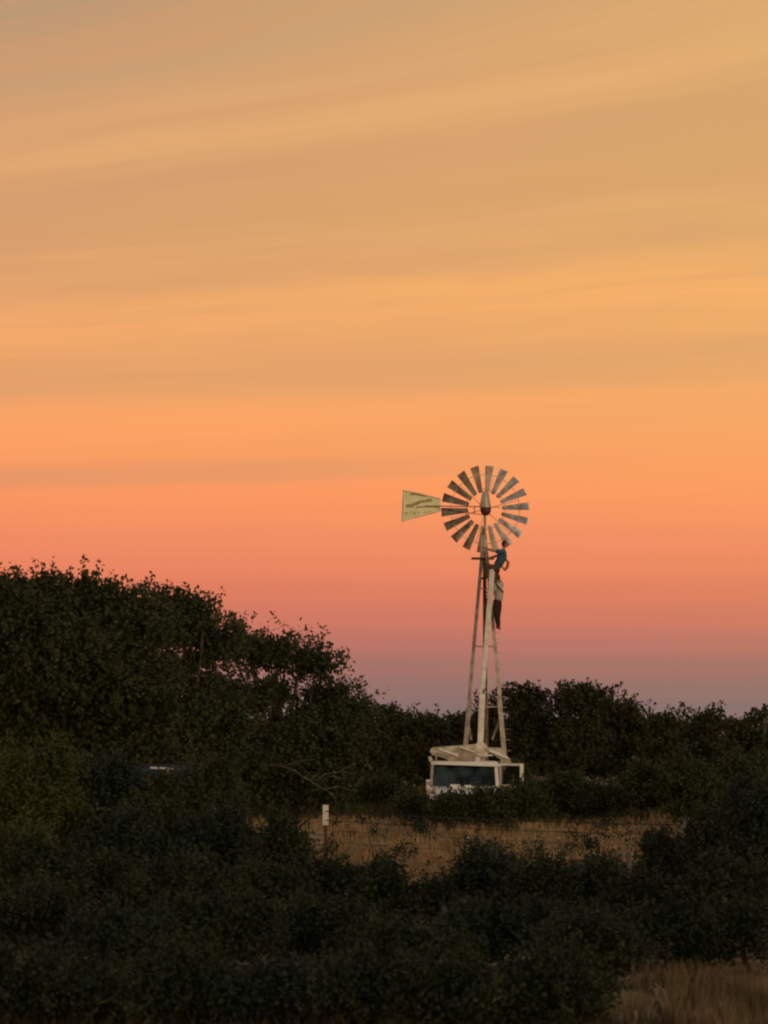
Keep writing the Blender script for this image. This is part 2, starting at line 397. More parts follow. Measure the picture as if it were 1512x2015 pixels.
# ------------------------------------------------------------------ foliage
def leaf_mesh(name, lobes, n_leaves, leaf, seed, spray=0.42, per=16, shell=0.28, drop=0.0, clump=0.75, bough=0.30, keep=0.62):
    """lobes: (x,y,z,rx,ry,rz). Leaves sit on short leafy sprays that point out of ragged lobes."""
    r = np.random.default_rng(seed)
    mg = 0.45 * bough + 0.35 * spray
    lobes = [(l[0], l[1], l[2], max(l[3] - mg, l[3] * keep), max(l[4] - mg, l[4] * keep), max(l[5] - mg, l[5] * keep)) for l in lobes]
    wts = np.array([(l[3] * l[5] + l[4] * l[5] + l[3] * l[4]) for l in lobes]); wts = wts / wts.sum()
    ncl = max(6, n_leaves // per)
    Ls = np.array(lobes); k = r.choice(len(lobes), ncl, p=wts); Lc = Ls[k]
    d = r.normal(size=(ncl, 3)); d /= np.linalg.norm(d, axis=1)[:, None]
    d[:, 2] = np.where(d[:, 2] < -0.5, -d[:, 2], d[:, 2])
    rad = r.uniform(0, 1, ncl) ** shell
    ph = r.uniform(0, 6.28, 6); q = d * 3.1 + k[:, None] * 1.7
    rag = 1 + 0.13 * np.sin(q[:, 0] * 1.7 + ph[0]) * np.sin(q[:, 2] * 1.3 + ph[1]) + 0.12 * np.sin(q[:, 0] * 3.9 + ph[2] + q[:, 1]) + 0.08 * np.sin(q[:, 2] * 6.1 + ph[3])
    c = Lc[:, :3] + d * Lc[:, 3:] * (rad * rag)[:, None]
    # most sprays gather in boughs: flattened clumps with darker gaps between them
    nb = max(5, int(ncl / 26)); pick = r.integers(0, ncl, nb); bc = c[pick]; bs = r.uniform(.6, 1.3, nb)
    near = r.integers(0, nb, ncl); into = r.uniform(0, 1, ncl) < clump
    cc = bc[near] + r.normal(size=(ncl, 3)) * np.array([bough, bough, bough * .5]) * bs[near][:, None]
    c = np.where(into[:, None], cc, c); d = np.where(into[:, None], d[pick][near], d)
    ax = d + np.array([0, 0, 0.45]) + r.normal(0, .42, (ncl, 3)); ax /= np.linalg.norm(ax, axis=1)[:, None]
    ln = spray * r.uniform(.5, 1.35, ncl)
    if drop > 0:      # thin patches
        f = np.sin(c[:, 0] * 2.3 + ph[4]) + np.sin(c[:, 2] * 2.9 + ph[5]) + np.sin(c[:, 1] * 2.1 + ph[0])
        ok = (f < 1.6 - drop * 3) | (r.uniform(0, 1, ncl) < 0.25); c, ax, ln = c[ok], ax[ok], ln[ok]; ncl = len(c)
    t = r.uniform(-.35, 1.0, (ncl, per)); sg = (0.13 * (1.15 - 0.75 * np.clip(t, 0, 1)))[..., None] * ln[:, None, None] * 1.6
    p = c[:, None] + ax[:, None] * (t * ln[:, None])[..., None] + r.normal(size=(ncl, per, 3)) * sg
    p = p.reshape(-1, 3)
    p = p[p[:, 2] > 0.0]; n = len(p)
    a = r.normal(size=(n, 3)); a /= np.linalg.norm(a, axis=1)[:, None]
    b = np.cross(a, r.normal(size=(n, 3))); b /= np.linalg.norm(b, axis=1)[:, None]
    sc = leaf * r.uniform(.6, 1.35, n)[:, None]
    V = np.stack([p - a * sc * .5, p + b * sc * .28 - a * sc * .05, p + a * sc * .5, p - b * sc * .28 - a * sc * .05], 1)
    me = bpy.data.meshes.new(name); me.vertices.add(n * 4); me.vertices.foreach_set('co', V.ravel())
    me.loops.add(n * 4); me.loops.foreach_set('vertex_index', np.arange(n * 4))
    me.polygons.add(n); me.polygons.foreach_set('loop_start', np.arange(n) * 4); me.update()
    return me

def limbs(root, lobes, base, r0, seed, forks=3):
    rnd = random.Random(seed); mb = MB(); base = Vector(base)
    zc = min(l[2] for l in lobes); fork = base + Vector((rnd.uniform(-.2, .2), rnd.uniform(-.2, .2), max(0.5, (zc - base.z) * 0.55)))
    mb.tube([base - Vector((0, 0, .25)), base + Vector((0, 0, .05)), base.lerp(fork, .5) + Vector((rnd.uniform(-.1, .1), 0, 0)), fork], [r0 * 1.5, r0 * 1.1, r0 * .9, r0 * .8], 9)
    for l in lobes:
        c = Vector(l[:3]); m = fork.lerp(c, .5) + Vector((rnd.uniform(-.3, .3), rnd.uniform(-.3, .3), rnd.uniform(-.1, .25)))
        mb.tube([fork - Vector((0, 0, .1)), m, c], [r0 * .6, r0 * .38, r0 * .2], 7)
        for _ in range(forks):
            d = Vector((rnd.gauss(0, 1), rnd.gauss(0, 1), rnd.uniform(-.2, 1))).normalized()
            e = c + Vector((d.x * l[3], d.y * l[4], d.z * l[5])) * .6
            s0 = m.lerp(c, rnd.uniform(.3, 1)); mm = s0.lerp(e, .5) + Vector((rnd.uniform(-.15, .15), rnd.uniform(-.15, .15), rnd.uniform(-.1, .2)))
            mb.tube([s0, mm, e], [r0 * .22, r0 * .13, r0 * .05], 5)
    return mb

def tree(label, cat, pxlobes, Y, basepx, seed, m, leaf, dens=6.0, r0=0.16, name='leafy_tree', group=None, depth=1.0, spray=0.42, drop=0.0, shell=0.28, part='crown', bough=.30):
    """pxlobes: (px, py, half width px, half height px, dY) of the crown's lobes as measured in the photo"""
    lobes = []; area = 0; rnd = random.Random(seed + 50)
    for (px, py, wx, wz, dY) in pxlobes:
        yy = Y + dY; s = yy / F; c = P(px, py, yy)
        lobes.append((c.x, c.y, c.z, wx * s, max(wx, wz) * s * depth, wz * s)); area += math.pi * wx * wz * s * s
    bx = P(basepx, 1410, Y).x
    base = Vector((bx, Y, gz(bx, Y)))
    t = thing(name, base, label, cat, group)
    n = int(area * dens / (leaf * leaf * 0.28))
    link(part, leaf_mesh('foliage', lobes, n, leaf, seed, spray, shell=shell, drop=drop, bough=bough, keep=.62 if Y < 80 else .86), m, t)
    limbs(t, lobes, base, r0, seed).build('trunk' if part == 'crown' else 'stem', M_bark, t, smooth=True)
    return t

def bush(label, px, top, w, Y, seed, m, leaf=0.075, dens=5.0, group=None, hh=None, spray=0.30, name='bush'):
    """one bush rooted on the ground whose top reaches photo row 'top'"""
    rnd = random.Random(seed); s = Y / F; x0 = P(px, 1410, Y).x; g = gz(x0, Y)
    H = P(px, top, Y).z - g; R = w * s / 2; lobes = []; n = 7 if w > 150 else 5
    lobes.append((x0, Y, g + H * .42, R * .72, R * .7, H * .50))
    for i in range(n):
        a = (i + rnd.uniform(-.3, .3)) / n * 2 * math.pi; rr = R * rnd.uniform(.45, .68)
        hz = H * rnd.uniform(.30, .62); lr = R * rnd.uniform(.30, .45)
        lobes.append((x0 + math.cos(a) * rr, Y + math.sin(a) * rr * .8, g + hz, lr, lr, min(H * .36, lr * 1.1)))
    for i in range(3):    # upright leaders
        lobes.append((x0 + rnd.uniform(-.5, .5) * R, Y + rnd.uniform(-.4, .4) * R, g + H * rnd.uniform(.70, .80), R * .2, R * .2, H * .2))
    area = 2 * R * H * .85
    t = thing(name, (x0, Y, g), label, 'bush', group)
    link('foliage', leaf_mesh('foliage', lobes, int(area * dens * 1.5 / (leaf * leaf * .28)), leaf, seed, spray, shell=0.35, clump=.62, bough=.17 if Y < 60 else .24, keep=.84), m, t)
    limbs(t, lobes, (x0, Y, g), 0.035, seed, 2).build('stem', M_bark, t, smooth=True)
    return t

# --- the large trees on the left (outline taken from the photo, real depth between them)
tree('tallest dark tree at the left edge, its rounded top highest of all the trees', 'tree',
     [(40, 1230, 110, 95, 0), (150, 1222, 100, 84, .6), (250, 1252, 95, 84, 0), (120, 1330, 150, 110, -.6), (250, 1380, 120, 110, -.4), (10, 1180, 60, 62, .4),
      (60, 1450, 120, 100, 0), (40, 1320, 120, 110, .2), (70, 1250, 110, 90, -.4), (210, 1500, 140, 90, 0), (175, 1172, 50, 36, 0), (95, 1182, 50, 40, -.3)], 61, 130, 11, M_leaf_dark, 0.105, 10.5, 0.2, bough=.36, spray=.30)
tree('dark tree with sky showing through thin patches, right of the tallest tree', 'tree',
     [(330, 1240, 78, 72, 0), (385, 1235, 42, 60, .3), (300, 1200, 50, 45, .3), (345, 1340, 75, 60, 0), (420, 1290, 45, 55, .5), (330, 1450, 110, 90, 0), (360, 1188, 36, 32, 0),
      (440, 1430, 60, 60, .5), (405, 1195, 20, 26, 0), (350, 1540, 110, 50, .3)], 63, 345, 12, M_leaf_dark, 0.105, 8.5, 0.11, drop=0.10, bough=.34, spray=.32)
tree('spreading dark tree with a sloping right side, last of the big trees towards the windmill', 'tree',
     [(455, 1275, 50, 48, 0), (490, 1292, 62, 54, 0), (560, 1305, 72, 52, .3), (620, 1320, 42, 55, 0), (520, 1390, 95, 48, .2), (630, 1390, 62, 42, .5), (670, 1375, 32, 36, 0), (430, 1380, 50, 60, .3),
      (600, 1440, 90, 45, 0), (480, 1470, 90, 60, -.2), (600, 1274, 34, 22, 0), (545, 1268, 26, 18, .2), (692, 1398, 26, 26, 0), (640, 1480, 70, 50, .4), (580, 1500, 90, 50, .6), (470, 1235, 26, 22, .2)], 70, 560, 13, M_leaf_dark, 0.105, 7.0, 0.12, drop=0.08, spray=0.34, bough=.3)
tree('low dark tree behind the bare pale branch, at the left edge of the clearing', 'tree',
     [(520, 1520, 80, 48, 0), (600, 1540, 70, 40, .4), (660, 1510, 60, 50, .6), (450, 1560, 70, 50, 0), (690, 1450, 40, 40, .6), (560, 1480, 60, 40, .4), (560, 1580, 80, 40, .3), (660, 1570, 60, 38, .8), (620, 1556, 60, 36, .2)], 68.6, 590, 14, M_leaf_dark, 0.11, 7.5, 0.07, drop=0.0)
def twigs(pts, Y, r, name, label):
    mb = MB()
    for ln in pts:
        q = [P(a, b, Y + c) for a, b, c in ln]
        mb.tube(q, [r * (1 - .75 * i / (len(q) - 1)) for i in range(len(q))], 6)
    o = mb.build(name, M_twig, origin=P(pts[0][0][0], pts[0][0][1], Y), smooth=True); tag(o, label, 'branch')
M_twig = mat('bare_twig', (0.045, 0.04, 0.028), (0.11, 0.095, 0.07), 8, 0.9)
twigs([[(500, 1508, .6), (545, 1506, 0), (575, 1514, -.3), (598, 1530, -.5), (625, 1536, -.6), (655, 1527, -.6)], [(598, 1530, -.5), (625, 1546, -.7), (650, 1560, -.7), (682, 1568, -.7)],
       [(625, 1536, -.6), (640, 1524, -.7), (672, 1518, -.7), (700, 1524, -.7)], [(640, 1553, -.7), (668, 1548, -.8), (690, 1556, -.8)], [(560, 1508, -.1), (590, 1498, -.4), (620, 1494, -.4)], [(575, 1514, -.3), (590, 1522, -.4), (596, 1534, -.5)], [(650, 1560, -.7), (660, 1572, -.7), (662, 1582, -.7)], [(655, 1527, -.6), (668, 1532, -.6), (684, 1530, -.6)], [(672, 1518, -.7), (680, 1510, -.7), (692, 1508, -.7)], [(610, 1536, -.55), (622, 1528, -.6), (628, 1518, -.6)]],
      67.4, 0.022, 'bare_branch', 'bare pale forked branch sagging above the white-topped post')

# --- far trees: a row beyond the windmill
far = [
 ('small far tree with a knobbly top next to the big left trees', [(735, 1450, 50, 42, 0), (760, 1418, 26, 22, 0), (710, 1440, 40, 40, 0), (757, 1404, 10, 12, 0), (740, 1520, 70, 50, 0)], 112, 740),
 ('low far tree, second in the row to the left of the windmill', [(800, 1455, 52, 38, 0), (828, 1432, 26, 22, 0), (800, 1520, 70, 50, 0), (775, 1440, 20, 24, 0)], 118, 805),
 ('low far tree just left of the windmill tower', [(870, 1455, 50, 36, 0), (850, 1436, 22, 22, 0), (890, 1440, 28, 22, 0), (880, 1520, 70, 50, 0)], 112, 870),
 ('far tree seen between the windmill legs', [(965, 1442, 32, 44, 0), (975, 1400, 20, 24, 0), (938, 1420, 14, 26, 0), (945, 1500, 60, 50, 0), (985, 1384, 12, 14, 0)], 116, 950),
 ('taller far tree just right of the windmill legs', [(1040, 1410, 50, 48, 0), (1020, 1375, 20, 24, 0), (1060, 1378, 22, 18, 0), (1040, 1480, 60, 60, 0), (1012, 1362, 8, 12, 0)], 108, 1035),
 ('tallest far tree on the right with a square-shouldered top', [(1130, 1410, 58, 54, 0), (1110, 1376, 26, 26, 0), (1150, 1380, 32, 26, 0), (1180, 1385, 20, 24, 0), (1135, 1490, 76, 60, 0), (1176, 1364, 8, 12, 0)], 106, 1130),
 ('sloping far tree right of the square-shouldered tree', [(1222, 1425, 40, 38, 0), (1215, 1402, 26, 18, 0), (1250, 1430, 30, 26, 0), (1220, 1500, 60, 60, 0)], 110, 1222),
 ('far tree with small upright tips, middle of the low right-hand row', [(1290, 1450, 42, 40, 0), (1278, 1415, 14, 20, 0), (1320, 1425, 16, 20, 0), (1300, 1520, 60, 50, 0), (1340, 1408, 13, 22, 0), (1300, 1424, 12, 12, 0)], 104, 1295),
 ('low far tree with a ragged flat top near the right edge', [(1380, 1460, 50, 40, 0), (1365, 1430, 18, 18, 0), (1405, 1420, 18, 16, 0), (1380, 1520, 65, 50, 0), (1408, 1412, 7, 9, 0)], 108, 1385),
 ('far tree cut off by the right edge with one tip rising at the border', [(1465, 1465, 46, 38, 0), (1500, 1420, 22, 16, 0), (1470, 1430, 20, 12, 0), (1500, 1500, 50, 60, 0), (1512, 1400, 14, 9, 0), (1435, 1436, 12, 12, 0)], 102, 1470),
]
for i, (lb, lo, Y, b) in enumerate(far):
    tree(lb, 'tree', lo, Y, b, 100 + i, M_leaf_far, 0.15, 6.5, 0.13, name='mesquite_tree', group='row of trees beyond the windmill', spray=0.38)
# a second, farther row closes the gaps below the skyline
for i, (px, top, w, Y, lb) in enumerate([
    (700, 1452, 150, 128, 'farthest low bush glimpsed left behind the row of far trees'), (850, 1448, 170, 130, 'farthest low bush behind the truck roof'),
    (1000, 1440, 170, 127, 'farthest low bush glimpsed behind the windmill legs'), (1170, 1440, 190, 126, 'farthest low bush behind the square-shouldered tree'),
    (1340, 1452, 190, 125, 'farthest low bush behind the low right-hand row'), (1490, 1452, 170, 124, 'farthest low bush at the right border')]):
    bush(lb, px, top, w, Y, 200 + i, M_leaf_far, 0.16, 4.5, group='bushes behind the far trees', spray=0.4)

rw = random.Random(31); wl = []
for k in range(34):
    yy = rw.uniform(140, 165); px = 640 + k * 28 + rw.uniform(-12, 12); c = P(px, rw.uniform(1452, 1466), yy)
    wl.append((c.x, yy, c.z, 1.6, 1.6, rw.uniform(1.2, 1.5))); c = P(px + 10, 1505, yy - 4); wl.append((c.x, yy - 4, c.z, 1.6, 1.5, 1.5))
dw = link('distant_woods', leaf_mesh('distant_woods', wl, 34000, .30, 32, .5, keep=.9), M_leaf_far)
tag(dw, 'distant dark belt of woods behind the row of far trees', 'woods', kind='stuff')

# --- shrubs in the middle distance, around and before the truck
for i, (px, top, w, Y, lb) in enumerate([
    (1014, 1496, 74, 88.6, 'dark shrub behind the open truck door'),
    (745, 1530, 130, 92, 'dark rounded shrub left of the truck at the clearing edge'),
    (818, 1566, 76, 82, 'small shrub at the left front corner of the truck'),
    (880, 1558, 95, 80.5, 'low green shrub hiding the truck grille'),
    (955, 1546, 92, 80.5, 'low green shrub hiding the right headlight of the truck'),
    (1030, 1545, 95, 81, 'green shrub below the open truck door'),
    (1100, 1522, 130, 83, 'brighter green shrub right of the truck'),
    (1185, 1535, 130, 82, 'green shrub second to the right of the truck'),
    (1270, 1500, 130, 84, 'tall green shrub midway between truck and right edge'),
    (1370, 1490, 150, 78, 'broad dark shrub behind the right end of the clearing'),
    (1470, 1470, 150, 80, 'tall dark shrub at the right edge behind the clearing'),
    (640, 1560, 120, 93, 'dark shrub under the bare branch at the back of the clearing')]):
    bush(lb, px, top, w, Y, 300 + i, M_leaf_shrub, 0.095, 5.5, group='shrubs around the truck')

# --- foreground thicket
thk = [
 # left side
 (60, 1435, 230, 50, M_leaf_olive, 'yellow-green bush at the left edge, lighter than everything around it'),
 (10, 1610, 200, 45, M_leaf_olive, 'olive bush at the left edge under the yellow-green bush'),
 (205, 1472, 230, 52.6, M_leaf_blue, 'grey-green bush in front of the left half of the parked van'),
 (300, 1511, 150, 52, M_leaf_dark, 'dark bush in the middle in front of the parked van'),
 (398, 1474, 200, 52.4, M_leaf_dark, 'dark bush in front of the right half of the parked van'),
 (240, 1590, 230, 48, M_leaf_blue, 'grey-green bush one row below the parked van, on its left'),
 (430, 1570, 220, 49, M_leaf_blue, 'grey-green bush one row below the parked van, on its right'),
 (545, 1606, 150, 47, M_leaf_bush, 'dark bush at the left end of the clearing'),
 (120, 1650, 250, 43, M_leaf_bush, 'dark bush below the olive bush, second row'),
 (330, 1672, 270, 41, M_leaf_bush, 'broad dark bush in the second row, straight below the parked van'),
 (540, 1690, 230, 43.5, M_leaf_bush, 'dark bush below the left end of the clearing'),
 # middle
 (672, 1684, 140, 47, M_leaf_blue, 'bush right at the foot of the white-topped post'),
 (770, 1686, 140, 45, M_leaf_bush, 'bush under the clearing, left of the notch in the thicket'),
 (862, 1736, 120, 45.5, M_leaf_blue, 'lowest bush under the notch in the thicket'),
 (958, 1664, 160, 46, M_leaf_blue, 'rounded bush right of the notch in the thicket'),
 (1065, 1682, 150, 44, M_leaf_bush, 'leafy bush below the middle of the clearing'),
 (1172, 1692, 170, 46.5, M_leaf_bush, 'bush left of the short grey post'),
 # right
 (1300, 1630, 130, 50, M_leaf_bush, 'bush right of the short grey post, at the end of the clearing'),
 (1390, 1580, 180, 52, M_leaf_bush, 'tall bush on the right with pale leaves catching light'),
 (1490, 1520, 180, 48, M_leaf_blue, 'tallest dark bush at the right border'),
 (1270, 1735, 220, 42, M_leaf_bush, 'dark bush under the short grey post'),
 (1430, 1680, 260, 40.5, M_leaf_bush, 'broad bush above the tall grass on the right'),
 # lower rows
 (60, 1745, 300, 38.5, M_leaf_bush, 'bush in the lower left, above the bottom corner bush'),
 (235, 1790, 250, 36.6, M_leaf_blue, 'lower bush second from the left edge'),
 (425, 1762, 300, 38, M_leaf_bush, 'wide lower bush third from the left edge'),
 (640, 1770, 260, 39.5, M_leaf_bush, 'lower bush two rows under the white-topped post'),
 (800, 1815, 270, 36.6, M_leaf_bush, 'lower bush left below the faint grey post'),
 (985, 1775, 290, 38.6, M_leaf_blue, 'wide lower bush straight below the truck'),
 (1150, 1800, 240, 36.8, M_leaf_bush, 'lower bush left of the tall grass'),
 (1310, 1790, 260, 39.4, M_leaf_bush, 'lower bush rising straight behind the tall grass'),
 (1470, 1780, 220, 38.4, M_leaf_bush, 'lower bush behind the tall grass at the right edge'),
 (20, 1870, 280, 31.4, M_leaf_bush, 'frontmost bush in the bottom left corner'),
 (190, 1900, 230, 31.0, M_leaf_bush, 'frontmost low bush second from the left corner'),
 (360, 1868, 290, 31.6, M_leaf_bush, 'frontmost bush third from the left corner'),
 (560, 1895, 270, 31.2, M_leaf_blue, 'frontmost bush fourth from the left corner'),
 (740, 1880, 280, 31.3, M_leaf_bush, 'frontmost bush at the bottom, left of the middle'),
 (930, 1905, 250, 31.3, M_leaf_bush, 'frontmost bush at the bottom, right of the middle'),
 (1100, 1880, 230, 31.3, M_leaf_bush, 'frontmost bush reaching the left side of the tall grass'),
]
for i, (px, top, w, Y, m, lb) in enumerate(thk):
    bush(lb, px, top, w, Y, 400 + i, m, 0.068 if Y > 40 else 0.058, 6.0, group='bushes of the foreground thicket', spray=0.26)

def weeds():
    rnd = random.Random(77); lobes = []
    for _ in range(70):
        y = rnd.uniform(52, 86); x = rnd.uniform(-2.5, 8.5); g = gz(x, y); h = rnd.uniform(.10, .30)
        lobes.append((x, y, g + h * .5, rnd.uniform(.10, .45), rnd.uniform(.10, .4), h))
    o = link('field_weeds', leaf_mesh('field_weeds', lobes, 9000, .085, 78, .28, per=9, clump=.3, bough=.15), M_leaf_bush)
    tag(o, 'scattered dark weeds poking out of the tan grass of the clearing', 'weeds', kind='stuff')
weeds()

g5 = grass('grass_tufts', 9000, (-4.5, 10.5, 52, 88), 0.34, 0.03, M_dry, 9, lean=0.5)
tag(g5, 'taller straw tufts standing above the dry grass of the clearing', 'grass', kind='stuff')
bm = bmesh.new(); bmesh.ops.create_icosphere(bm, subdivisions=3, radius=1); st = P(919, 1665, 74)
for v in bm.verts:
    n_ = 1 + .18 * math.sin(v.co.x * 3 + 1) * math.cos(v.co.y * 4) + .1 * math.sin(v.co.z * 7)
    v.co = Vector((v.co.x * .11 * n_, v.co.y * .09 * n_, v.co.z * .08 * n_)) + Vector((st.x, 74, gz(st.x, 74) + .16))
me = bpy.data.meshes.new('stone'); bm.to_mesh(me); bm.free(); me.polygons.foreach_set('use_smooth', [True] * len(me.polygons))
tag(link('stone', me, mat('pale_stone', (0.45, 0.40, 0.32), (0.62, 0.57, 0.47), 8, 0.9), origin=(st.x, 74, gz(st.x, 74))), 'small pale stone lying in the dry grass of the clearing', 'stone')

def dead_weed(px, py, Y, h, seed, label):
    rnd = random.Random(seed); p = P(px, py, Y); g = gz(p.x, Y); t = thing('dead_weed', (p.x, Y, g), label, 'weed'); mb = MB(); ml = MB()
    for k in range(5):
        a = rnd.uniform(0, 6.28); r = rnd.uniform(.04, .16); hh = h * rnd.uniform(.7, 1.1)
        pts = [Vector((p.x + math.cos(a) * r * t_ * t_, Y + math.sin(a) * r * t_ * t_, g - .03 + hh * t_)) for t_ in (0, .3, .6, 1)]
        mb.tube(pts, [.007, .006, .005, .003], 5)
        for j in range(3):
            q_ = pts[2].lerp(pts[3], rnd.uniform(0, 1)); b_ = rnd.uniform(0, 6.28); d = Vector((math.cos(b_), math.sin(b_), -.2)); w = d.cross(Vector((0, 0, 1))) * .016
            e = [q_, q_ + d * .04 + Vector((0, 0, .02)), q_ + d * .08 - Vector((0, 0, .02)), q_ + d * .10 - Vector((0, 0, .07))]
            ml.add([e[0] - w * .3, e[0] + w * .3, e[1] + w, e[1] - w, e[2] + w, e[2] - w, e[3] + w * .2, e[3] - w * .2], [(0, 1, 2, 3), (3, 2, 4, 5), (5, 4, 6, 7)])
    mb.build('stem', M_pale, t, smooth=True); ml.build('leaf', M_pale, t).name = 'dry_foliage'
M_pale = mat('pale_dead_leaf', (0.12, 0.095, 0.065), (0.22, 0.18, 0.13), 8, 0.9)
dead_weed(1272, 1985, 31.6, .40, 1, 'pale dead weed with curled leaves at the left side of the tall grass')
dead_weed(1232, 1990, 31.4, .30, 2, 'smaller pale dead weed left of the other, at the bottom edge')
dead_weed(1300, 1960, 33.0, .52, 3, 'tall thin dead weed standing before the bushes left of the tall grass')

# ------------------------------------------------------------------ fence and posts
fx = [P(641, 1588, 67), P(1345, 1600, 60)]
pbase = [Vector((p.x, p.y, gz(p.x, p.y))) for p in fx]
fe = thing('wire_fence', pbase[0], 'barbed wire fence across the clearing with one white-topped steel post', 'fence')
for i, b in enumerate(pbase):
    mb = MB(); top = b.z + .90
    mb.box((b.x, b.y, (b.z + top) / 2 - .1), (.075, .010, top - b.z + .2)); mb.box((b.x, b.y + .024, (b.z + top) / 2 - .1), (.010, .040, top - b.z + .2))
    for k in range(9): mb.box((b.x, b.y - .010, b.z + .15 + k * .1), (.016, .012, .03))
    p = mb.build('post', M_postr, fe)
    mc = MB(); mc.box((b.x, b.y, top + .247), (.14, .03, .49), bev=.005); mc.box((b.x, b.y + .03, top + .247), (.022, .05, .49), bev=.004)
    for k in range(4): mc.box((b.x, b.y - .014, top + .05 + k * .1), (.022, .014, .03))
    c = mc.build('post_tip', M_postw if i == 0 else M_greypost, p)
    if i == 0: c['label'] = 'white painted top of the steel post'
for zh, r in ((1.24, .012), (1.02, .008), (.78, .004), (.5, .004)):
    a, b = pbase[0] + Vector((0, -.012, zh)), pbase[1] + Vector((0, -.012, zh)); mb = MB()
    def along(t): return a.lerp(b, t) + Vector((0, 0, -.05 * math.sin(math.pi * min(1, max(0, t)))))
    mb.tube([along(t / 12) for t in range(13)], r, 5)
    for k in range(1, 60):
        q = along(k / 60); mb.bar(q + Vector((-.02, 0, -.025)), q + Vector((.02, 0, .025)), .004)
    mb.build('wire', M_wire, fe)

def stub(px, py0, Y, h, label, r=.05, lean=.03):
    p = P(px, py0, Y); g = gz(p.x, Y); rnd = random.Random(int(px)); mb = MB()
    top = p.z; zs = [g - .2, g + (top - g) * .3, g + (top - g) * .7, top - .03, top]
    mb.tube([Vector((p.x + lean * (z - g), Y + rnd.uniform(-.008, .008), z)) for z in zs], [r * 1.1, r, r * .95, r * .92, r * .7], 10)
    o = mb.build('wooden_post', M_greypost, origin=(p.x, Y, g), smooth=True); tag(o, label, 'post')
stub(1241, 1676, 45.0, 1.4, 'short weathered grey post rising from the bushes below the clearing', .045, -.02)
stub(1480, 1598, 48.7, 1.9, 'weathered grey post half hidden in the dark bush at the right border', .05)
stub(871, 1785, 41.0, 1.2, 'faint grey post buried in the thicket under the notch', .04)

# ------------------------------------------------------------------ windmill
TY = 90.0
AX = 953.5
g0 = gz(P(AX, 1600, TY).x, TY)
base = Vector((P(AX, 1605, TY).x, TY, g0))
wm = thing('windmill', base, 'tall water-pumping windmill with a many-bladed wheel, yellow-green tail and slender steel tower', 'windmill')
def hw(py): return (0.0893 * (py - 1004)) * TY / F          # half the spread of the tower legs at a row
def legp(i, py):
    c = P(AX, py, TY); d = [(-1, -.35), (1, -.35), (.12, 1.1)][i]
    return Vector((c.x + d[0] * hw(py), c.y + d[1] * hw(py), c.z))
BASEPY = 1608
for i in range(3):
    mb = MB(); a, b = legp(i, BASEPY), legp(i, 1052); d = Vector([(1, .6, 0), (-1, .6, 0), (0, -1, 0)][i])
    mid = a.lerp(b, .42)
    wl = (.15, .15, .10)[i]
    mb.angle(a - (b - a).normalized() * .3, mid, wl, .014, d); mb.angle(mid, b, wl * .74, .010, d)
    if i == 1:
        for k in range(22):
            q = a.lerp(b, .12 + k * .038); mb.bar(q - Vector((.02, 0, 0)), q + Vector((.15, 0, 0)), .016)
    mb.build('leg', M_tower, wm)
rows = [1158, 1272, 1391, 1500]
for py in rows:
    mb = MB()
    for i in range(3):
        a, b = legp(i, py), legp((i + 1) % 3, py); n = (b - a).normalized() * .015
        mb.bar(a + n, b - n, .045 if py > 1250 else .035, .008)
    mb.build('girt', M_tower, wm)
for (a_, b_) in ((1402, 1458), (1506, 1596)):
    for i in (0, 1):
        for j in ((2,) if a_ < 1500 else (1 - i, 2)):
            mb = MB(); a, b = legp(i, a_), legp(j, b_); b = a.lerp(b, .62 if a_ < 1500 else .97)
            if a_ < 1500: b = Vector((a.x + (1 if i == 0 else -1) * (.17 if i == 0 else .33), a.y + .35, P(953, 1456, TY).z))
            mb.bar(a, b, .075, .010, up=(0, -1, 0)); mb.build('brace', M_tower, wm)
mb = MB(); c0 = P(AX, 1600, TY); c1 = P(AX, 1040, TY)
mb.tube([Vector((c0.x, TY, g0 - .1)), Vector((c0.x, TY, c1.z))], .028, 8); mb.build('pump_pipe', M_postr, wm, smooth=True)
mb = MB(); c = P(AX, 1099, TY)
for k in range(5): mb.box((c.x - .05, TY - .34 + k * .17, c.z), (.74, .145, .035), bev=.006)
mb.build('platform', M_wood, wm)
# head: mast, gear housing, hood
H = P(955, 1002, TY - .05)
mb = MB(); mb.tube([Vector((c1.x, TY, P(AX, 1105, TY).z)), Vector((H.x, TY, H.z - .12))], [.05, .042], 12)
mb.lathe([(.075, -.03), (.085, 0), (.075, .03)], (c1.x, TY, P(AX, 1060, TY).z)); mb.build('mast', M_tower, wm, smooth=True)
mb = MB(); mb.lathe([(.03, -.21), (.10, -.19), (.165, -.10), (.18, 0.0), (.18, .05)], (H.x + .02, TY - .02, H.z), n=20)
mb.tube([(H.x, TY - .05, H.z - .05), (H.x, TY + .75, H.z - .05)], .05, 10)
mb.build('gear_housing', M_red, wm, smooth=True)
mb = MB(); mb.lathe([(.19, .055), (.195, .09), (.165, .22), (.135, .38), (.115, .50), (.075, .58), (.02, .60)], (H.x + .01, TY - .02, H.z), n=20)
mb.build('hood', M_galv, wm, smooth=True)
